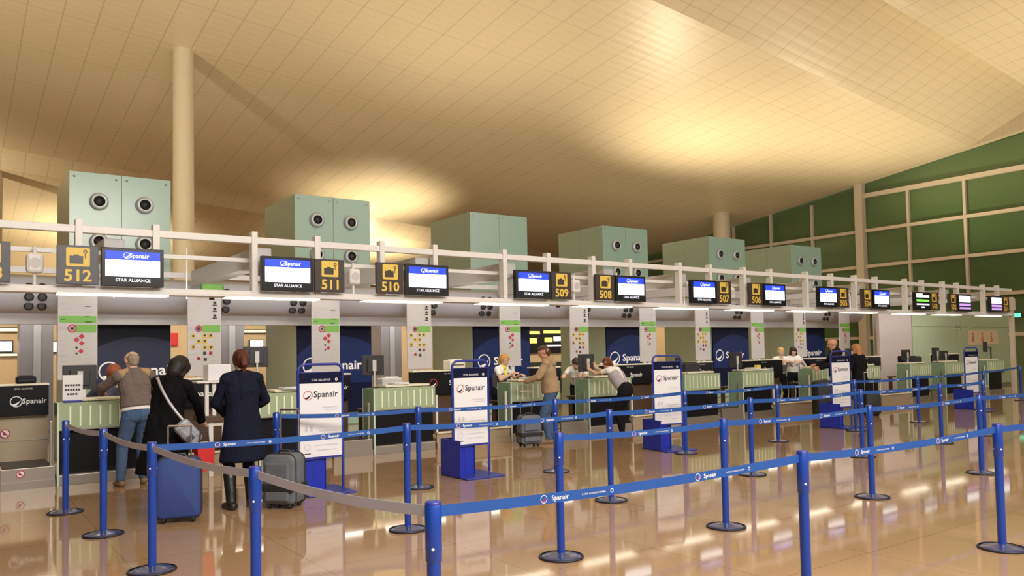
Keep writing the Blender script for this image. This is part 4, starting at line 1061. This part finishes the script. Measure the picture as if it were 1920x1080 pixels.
# 1 man in the brown-grey sweater leaning on the 512 counter
def hem_white(d):
    g = frustum(d['P']+d['sp']*.16, .178, d['P']+d['sp']*.035, .190, .74, 24, (1, 0, 0)); g2 = frustum(d['P']+d['sp']*.24, .176, d['P']+d['sp']*.085, .196, .77, 24, (1, 0, 0)); return [(g, d['P']+d['sp']*.082, .19, d['P']+d['sp']*.035, .19, 'undershirt', 1), (g2, d['P']+d['sp']*.24, .17, d['P']+d['sp']*.085, .195, 'top', 1)]
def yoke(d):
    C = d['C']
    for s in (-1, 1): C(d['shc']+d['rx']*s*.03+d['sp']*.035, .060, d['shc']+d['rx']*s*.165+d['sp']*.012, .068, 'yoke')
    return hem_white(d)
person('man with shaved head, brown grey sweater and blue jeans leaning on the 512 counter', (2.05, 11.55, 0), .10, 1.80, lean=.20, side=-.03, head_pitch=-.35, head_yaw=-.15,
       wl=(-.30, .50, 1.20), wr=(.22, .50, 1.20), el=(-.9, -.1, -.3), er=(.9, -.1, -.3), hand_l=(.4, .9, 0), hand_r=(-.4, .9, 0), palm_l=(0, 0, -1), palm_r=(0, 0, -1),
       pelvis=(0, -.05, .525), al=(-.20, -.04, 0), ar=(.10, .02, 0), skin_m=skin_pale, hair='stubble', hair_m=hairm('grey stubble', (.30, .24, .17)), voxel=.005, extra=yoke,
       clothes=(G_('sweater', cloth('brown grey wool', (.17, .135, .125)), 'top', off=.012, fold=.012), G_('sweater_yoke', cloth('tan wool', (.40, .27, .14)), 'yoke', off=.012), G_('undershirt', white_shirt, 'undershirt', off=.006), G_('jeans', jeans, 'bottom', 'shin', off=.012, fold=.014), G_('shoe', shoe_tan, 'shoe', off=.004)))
# 2 woman in the black coat bending over the bay table
person('woman in long black coat with dark bob bending beside the blue suitcase', (1.99, 9.47, 0), -.55, 1.71, True, lean=.22, side=.16, neck_lean=(.22, .55, .75), head_pitch=-.75, head_yaw=.25,
       wl=(-.05, .42, .95), wr=(.28, .36, .90), el=(-.8, -.2, -.4), er=(.9, -.3, -.2), hand_r=(.3, .8, -.5), pelvis=(-.02, -.08, .53), al=(-.12, 0, 0), ar=(.12, .03, 0),
       skin_m=skin_pale, hair='bob', hair_m=hairm('near black hair', (.012, .009, .009)), coat=(.40, .150, .27), voxel=.005,
       clothes=(G_('coat', cloth('black wool', (.006, .006, .008)), 'top', off=.018, fold=.014), G_('trousers', trousers, 'bottom', off=.004), G_('boot', shoe_dark, 'shin', 'shoe', off=.006)))
# her shoulder bag with a patterned strap
t = thing('shoulder_bag', 'silver grey patterned shoulder bag with strap across the back of the black coat', 'bag', (1.98, 9.05, 0))
b = MB(); wp = [(1.90, 9.52, 1.43), (1.885, 9.40, 1.445), (1.885, 9.30, 1.38), (1.91, 9.23, 1.29), (1.96, 9.19, 1.18), (2.02, 9.155, 1.08), (2.09, 9.12, .98), (2.13, 9.09, .92)]
b.tube([V(p)-V((1.98, 9.05, 0)) for p in wp], .016, 0, 8); b.build('strap', mat('silver webbing', (.42, .42, .46), .4, .3, var=.5, vscale=60), t)
b = MB(); R3 = Matrix.Rotation(-.7, 3, 'Y'); b.box(.06, -.02, .70, .24, .08, 1.0, 0, .045, R3); b.build('bag_body', mat('silver patterned cloth', (.30, .31, .36), .5, .2, var=.6, vscale=45), t)
b = MB(); b.box(.10, -.03, .76, .20, -.018, .82, 0, .01, R3); b.build('flap', mat('dark bag leather', (.05, .055, .07), .4), t)
# 3 woman in the navy coat
person('woman in navy coat and black boots with auburn hair clipped up, seen from behind', (2.66, 8.92, 0), .02, 1.74, True, lean=.03, head_pitch=-.30,
       wl=(-.10, .24, 1.02), wr=(.14, .25, 1.04), el=(-1., -.35, -.35), er=(1., -.35, -.35), hand_l=(.8, .6, 0), hand_r=(-.8, .6, 0), al=(-.13, -.02, 0), ar=(.10, .02, 0),
       skin_m=skin_pale, hair='clip', hair_m=hairm('auburn hair', (.075, .018, .010)), coat=(.53, .150, .235), voxel=.005,
       clothes=(G_('coat', cloth('navy wool', (.010, .012, .026)), 'top', off=.020, fold=.016), G_('trousers', trousers, 'bottom', off=.004), G_('boot', shoe_dark, 'shin', 'shoe', off=.010)))
# 4 red-haired agent behind the 512 counter
person('red-haired agent in grey jacket behind the 512 counter', (2.06, 13.22, -.06), PI-.25, 1.66, True, lean=.28, head_pitch=-.45, pelvis=(0, 0, .53), wl=(-.15, .42, 1.34), wr=(.16, .42, 1.34), hand_l=(.5, .8, 0), hand_r=(-.5, .8, 0), palm_l=(0, 0, -1), palm_r=(0, 0, -1),
       skin_m=skin_pale, hair='bob', hair_m=hairm('red hair', (.24, .055, .02)), voxel=.008, clothes=(G_('jacket', cloth('slate jacket', (.09, .09, .12)), 'top', off=.010), G_('trousers', trousers, 'bottom', 'shin', off=.006), G_('shoe', shoe_dark, 'shoe', off=.004)))
# scarf of the airline uniforms
def scarf(d):
    C = d['C']; C(d['nb']+d['fw']*.03, .062, d['nb']+d['sp']*.02, .058, 'scarf'); C(d['chest']+d['fw']*.09+d['sp']*.09, .035, d['chest']+d['fw']*.12-d['sp']*.0, .045, 'scarf')
def vest(d):
    C = d['C']
    for s in (-1, 1): C(d['waist']+d['rx']*s*.05, .108, d['chest']+d['rx']*s*.065, .118, 'vest')
    scarf(d)
yscarf = mat('yellow silk', (.78, .66, .06), .5)
# 5 blond agent at 509
person('blond agent with yellow scarf and grey vest at the 509 counter', (9.02, 13.22, -.03), PI+.35, 1.68, True, lean=.22, head_pitch=-.35, head_yaw=-.1, wl=(-.25, .40, 1.23), wr=(.12, .42, 1.26), hand_l=(.5, .8, 0), hand_r=(-.3, .8, .2), palm_l=(0, 0, -1), palm_r=(-.5, 0, -.8),
       sleeves='short', skin_m=skin, hair='clip', hair_m=hairm('blond hair', (.50, .27, .07)), voxel=.007, extra=vest,
       clothes=(G_('shirt', white_shirt, 'top', off=.008), G_('vest', grey_vest, 'vest', off=.012), G_('scarf', yscarf, 'scarf', off=.008), G_('trousers', trousers, 'bottom', 'shin', off=.006), G_('shoe', shoe_dark, 'shoe', off=.004)))
# 6 man in the beige hoodie
def hood(d):
    C = d['C']
    C(d['nb']-d['fw']*.05-d['rx']*.07, .06, d['nb']-d['fw']*.05+d['rx']*.07, .06, 'top'); C(d['nb']-d['fw']*.09-d['rx']*.04-d['sp']*.05, .065, d['nb']-d['fw']*.09+d['rx']*.04-d['sp']*.07, .06, 'top')
    g = frustum(d['P']+d['sp']*.22, .175, d['P']-d['sp']*.02, .192, .78, 24, (1, 0, 0)); return [(g, d['P']+d['sp']*.2, .17, d['P']-d['sp']*.02, .195, 'top', 1)]
person('man in beige hoodie and jeans in profile at the 509 counter', (8.93, 11.42, 0), .78, 1.78, lean=.12, head_pitch=-.35, head_yaw=-.10, wl=(-.20, .40, 1.13), wr=(.16, .40, 1.13), el=(-.7, -.5, -.5), er=(.7, -.4, -.5), hand_l=(.3, .9, 0), hand_r=(-.3, .9, 0), palm_l=(0, 0, -1), palm_r=(0, 0, -1),
       pelvis=(0, -.02, .53), al=(-.10, .02, 0), ar=(.11, -.03, 0), skin_m=skin_red, hair='short', hair_m=hairm('brown hair', (.085, .040, .018)), voxel=.005, extra=hood,
       clothes=(G_('hoodie', cloth('beige fleece', (.40, .28, .175)), 'top', off=.020, fold=.018), G_('jeans', jeans, 'bottom', 'shin', off=.012, fold=.012), G_('shoe', shoe_tan, 'shoe', off=.006)))
# 7 dark-haired agent leaning across between 509 and 508
person('dark-haired agent in white shirt leaning forward behind the black monitor at 508', (11.38, 13.55, 0), PI-.75, 1.70, True, lean=.75, pelvis=(0, -.1, .53), neck_lean=(.05, .6, .5), head_pitch=-.6, wl=(-.1, .55, 1.17), wr=(.25, .62, 1.15), hand_l=(.1, .9, -.3), hand_r=(.1, .9, -.3), palm_l=(0, 0, -1), palm_r=(0, 0, -1), sleeves='short', skin_m=skin, hair='clip', hair_m=hairm('dark brown hair', (.03, .015, .012)), voxel=.008,
       clothes=(G_('shirt', white_shirt, 'top', off=.012), G_('trousers', trousers, 'bottom', 'shin', off=.006), G_('shoe', shoe_dark, 'shoe', off=.004)))
# 8 woman leaning on the 508 counter from the public side
def vest2(d):
    C = d['C']
    for s in (-1, 1): C(d['waist']+d['rx']*s*.05-d['sp']*.05, .11, d['chest']+d['rx']*s*.065, .12, 'vest')
person('woman with long auburn ponytail leaning on the 508 counter, pale vest, black trousers', (10.62, 11.45, 0), .22, 1.68, True, lean=.62, pelvis=(0, -.18, .525), neck_lean=(0, .75, .65), head_pitch=-.25, head_yaw=.25, wl=(-.16, .58, 1.30), wr=(.12, .58, 1.30), el=(-.5, .1, -.9), er=(.5, .1, -.9), hand_l=(.3, .2, .9), hand_r=(-.3, .2, .9), palm_l=(.3, -.8, 0), palm_r=(-.3, -.8, 0),
       al=(-.10, -.16, 0), ar=(.10, -.02, 0), sleeves='short', skin_m=skin, hair='ponytail', hair_m=hairm('reddish brown hair', (.16, .045, .018)), voxel=.007, extra=vest2,
       clothes=(G_('shirt', white_shirt, 'top', off=.010), G_('vest', cloth('pale grey vest', (.42, .38, .42)), 'vest', off=.014), G_('trousers', trousers, 'bottom', 'shin', off=.010), G_('shoe', shoe_dark, 'shoe', off=.004)))
# 9, 10 agents behind the 506/505 bay
person('blond agent with grey vest standing left of the curly-haired agent', (18.25, 13.3, -.02), PI-.5, 1.68, True, lean=.12, head_pitch=-.35, wl=(-.10, .38, 1.30), wr=(.12, .38, 1.30), hand_l=(.7, .5, .1), hand_r=(-.7, .5, .1), sleeves='short', skin_m=skin, hair='clip', hair_m=hairm('golden hair', (.55, .36, .12)), voxel=.008, extra=vest,
       clothes=(G_('shirt', white_shirt, 'top', off=.010), G_('vest', grey_vest, 'vest', off=.014), G_('scarf', cloth('cream silk', (.62, .52, .36)), 'scarf', off=.008), G_('trousers', trousers, 'bottom', 'shin', off=.006), G_('shoe', shoe_dark, 'shoe', off=.004)))
person('dark curly-haired agent in white shirt behind the black hood by the 505 counter', (18.95, 13.38, -.02), PI-.6, 1.68, True, lean=.05, head_pitch=-.1, wl=(-.12, .36, 1.28), wr=(.14, .38, 1.28), hand_l=(.7, .5, .0), hand_r=(-.7, .5, .0), sleeves='long', skin_m=skin, hair='curly', hair_m=hairm('dark curly hair', (.03, .012, .012)), voxel=.008,
       clothes=(G_('shirt', white_shirt, 'top', off=.014, fold=.012), G_('trousers', trousers, 'bottom', 'shin', off=.006), G_('shoe', shoe_dark, 'shoe', off=.004)))
# 11, 12 the couple in black
person('bald man in black jacket standing behind the fourth airline stand', (17.35, 11.05, 0), .75, 1.84, lean=.06, head_pitch=-.2, wl=(-.25, .40, 1.15), wr=(.2, .42, 1.2), skin_m=skin_red, hair=None, voxel=.008, extra=hood,
       clothes=(G_('jacket', cloth('black jacket', (.012, .012, .015)), 'top', off=.022, fold=.016), G_('trousers', cloth('dark trousers', (.018, .02, .03)), 'bottom', 'shin', off=.010), G_('shoe', shoe_dark, 'shoe', off=.004)))
person('woman with strawberry blond hair in black coat behind the fourth airline stand', (18.15, 10.95, 0), -.1, 1.70, True, lean=.06, head_pitch=-.1, wl=(-.16, .25, 1.05), wr=(.18, .25, 1.05), skin_m=skin, hair='long', hair_m=hairm('strawberry blond hair', (.52, .23, .085)), coat=(.62, .15, .22), voxel=.008,
       clothes=(G_('coat', cloth('black coat', (.010, .010, .013)), 'top', off=.022, fold=.016), G_('trousers', trousers, 'bottom', off=.004), G_('boot', shoe_dark, 'shin', 'shoe', off=.006)))
# ------------------------------------------------------------------ light
def spot(loc, tgt, e, col, ang=120, blend=.9, r=.5):
    l = bpy.data.lights.new('uplight', 'SPOT'); l.energy = e; l.color = col; l.spot_size = math.radians(ang); l.spot_blend = blend; l.shadow_soft_size = r
    o = bpy.data.objects.new('uplight', l); COL.objects.link(o); o.location = loc
    o.rotation_euler = (V(tgt)-V(loc)).to_track_quat('-Z', 'Y').to_euler(); return o
WARM = (1, .86, .58)
spot((30, 27.5, 4.0), (31, 22.5, 13), 4600, WARM, 125)
spot((39.5, 22, 3.6), (38, 19, 12), 2600, WARM, 140)
spot((16, 25, 4.4), (17, 22, 13), 1800, WARM, 140)
spot((34, 8, 4), (36, 9, 13), 3600, WARM, 140)
spot((21.5, 43, 5), (21, 43.5, 12), 3500, WARM, 95, .9, .3)
spot((24.5, 52, 5), (24.5, 52.5, 10), 4000, WARM, 130, .9, .3)
spot((-5, 22.5, 6), (0, 28, 14), 3600, WARM, 140)
spot((6, 2, 5.5), (8, 6, 18), 9000, WARM, 150)
spot((-8, 46, 4), (-6, 52, 12), 8000, WARM, 130)
spot((8, 58, 4), (8, 60, 12), 5000, WARM, 130)
def area(loc, tgt, sx, sy, e, col):
    l = bpy.data.lights.new('fill_light', 'AREA'); l.shape = 'RECTANGLE'; l.size = sx; l.size_y = sy; l.energy = e; l.color = col
    o = bpy.data.objects.new('fill_light', l); COL.objects.link(o); o.location = loc
    o.rotation_euler = (V(tgt)-V(loc)).to_track_quat('-Z', 'Y').to_euler(); return o
NEU = (1, .94, .86)
area((3, -2.5, 7.5), (5, 5, 0), 9, 3, 1250, NEU)  # soft light added above the camera, brightens the near posts and belts
area((14, -6, 11), (14, 10, 0), 30, 10, 1900, NEU)  # broad front fill added behind the camera, no fixture
area((12, 12.75, 2.5), (12, 16, 2.2), 34, .1, 260, (1, .97, .95))  # fill added under the gantry to brighten the duct
area((12, 16.62, 2.31), (12, 16.7, 0), 32, .3, 230, (1, .93, .8))  # fill added beneath the duct for the zone behind the desks
area((12, 20.4, 3.0), (12, 25, 2.0), 36, .3, 220, (1, .92, .78))  # fill added behind the towers, brightens the grey pillars
area((16, 30, 3.4), (16, 30.001, 13), 52, 14, 1100, WARM)  # upward fill without a fixture, added to even out the ceiling
area((12, 24.4, 3.25), (12, 25.2, 0), 34, .15, 420, (1, .84, .6))  # fill added to brighten the rear concourse wall
w = bpy.data.worlds.new('World'); SC.world = w; w.use_nodes = True
bg = w.node_tree.nodes['Background']; bg.inputs[0].default_value = (1, .88, .74, 1); bg.inputs[1].default_value = .42
SC.view_settings.view_transform = 'Standard'; SC.view_settings.look = 'None'; SC.view_settings.exposure = 0; SC.view_settings.gamma = 1; SC.view_settings.use_curve_mapping = False
SC.cycles.use_denoising = True
SC.cycles.max_bounces = 8; SC.cycles.diffuse_bounces = 4; SC.cycles.glossy_bounces = 4
SC.cycles.sample_clamp_indirect = 6
bpy.context.view_layer.update()
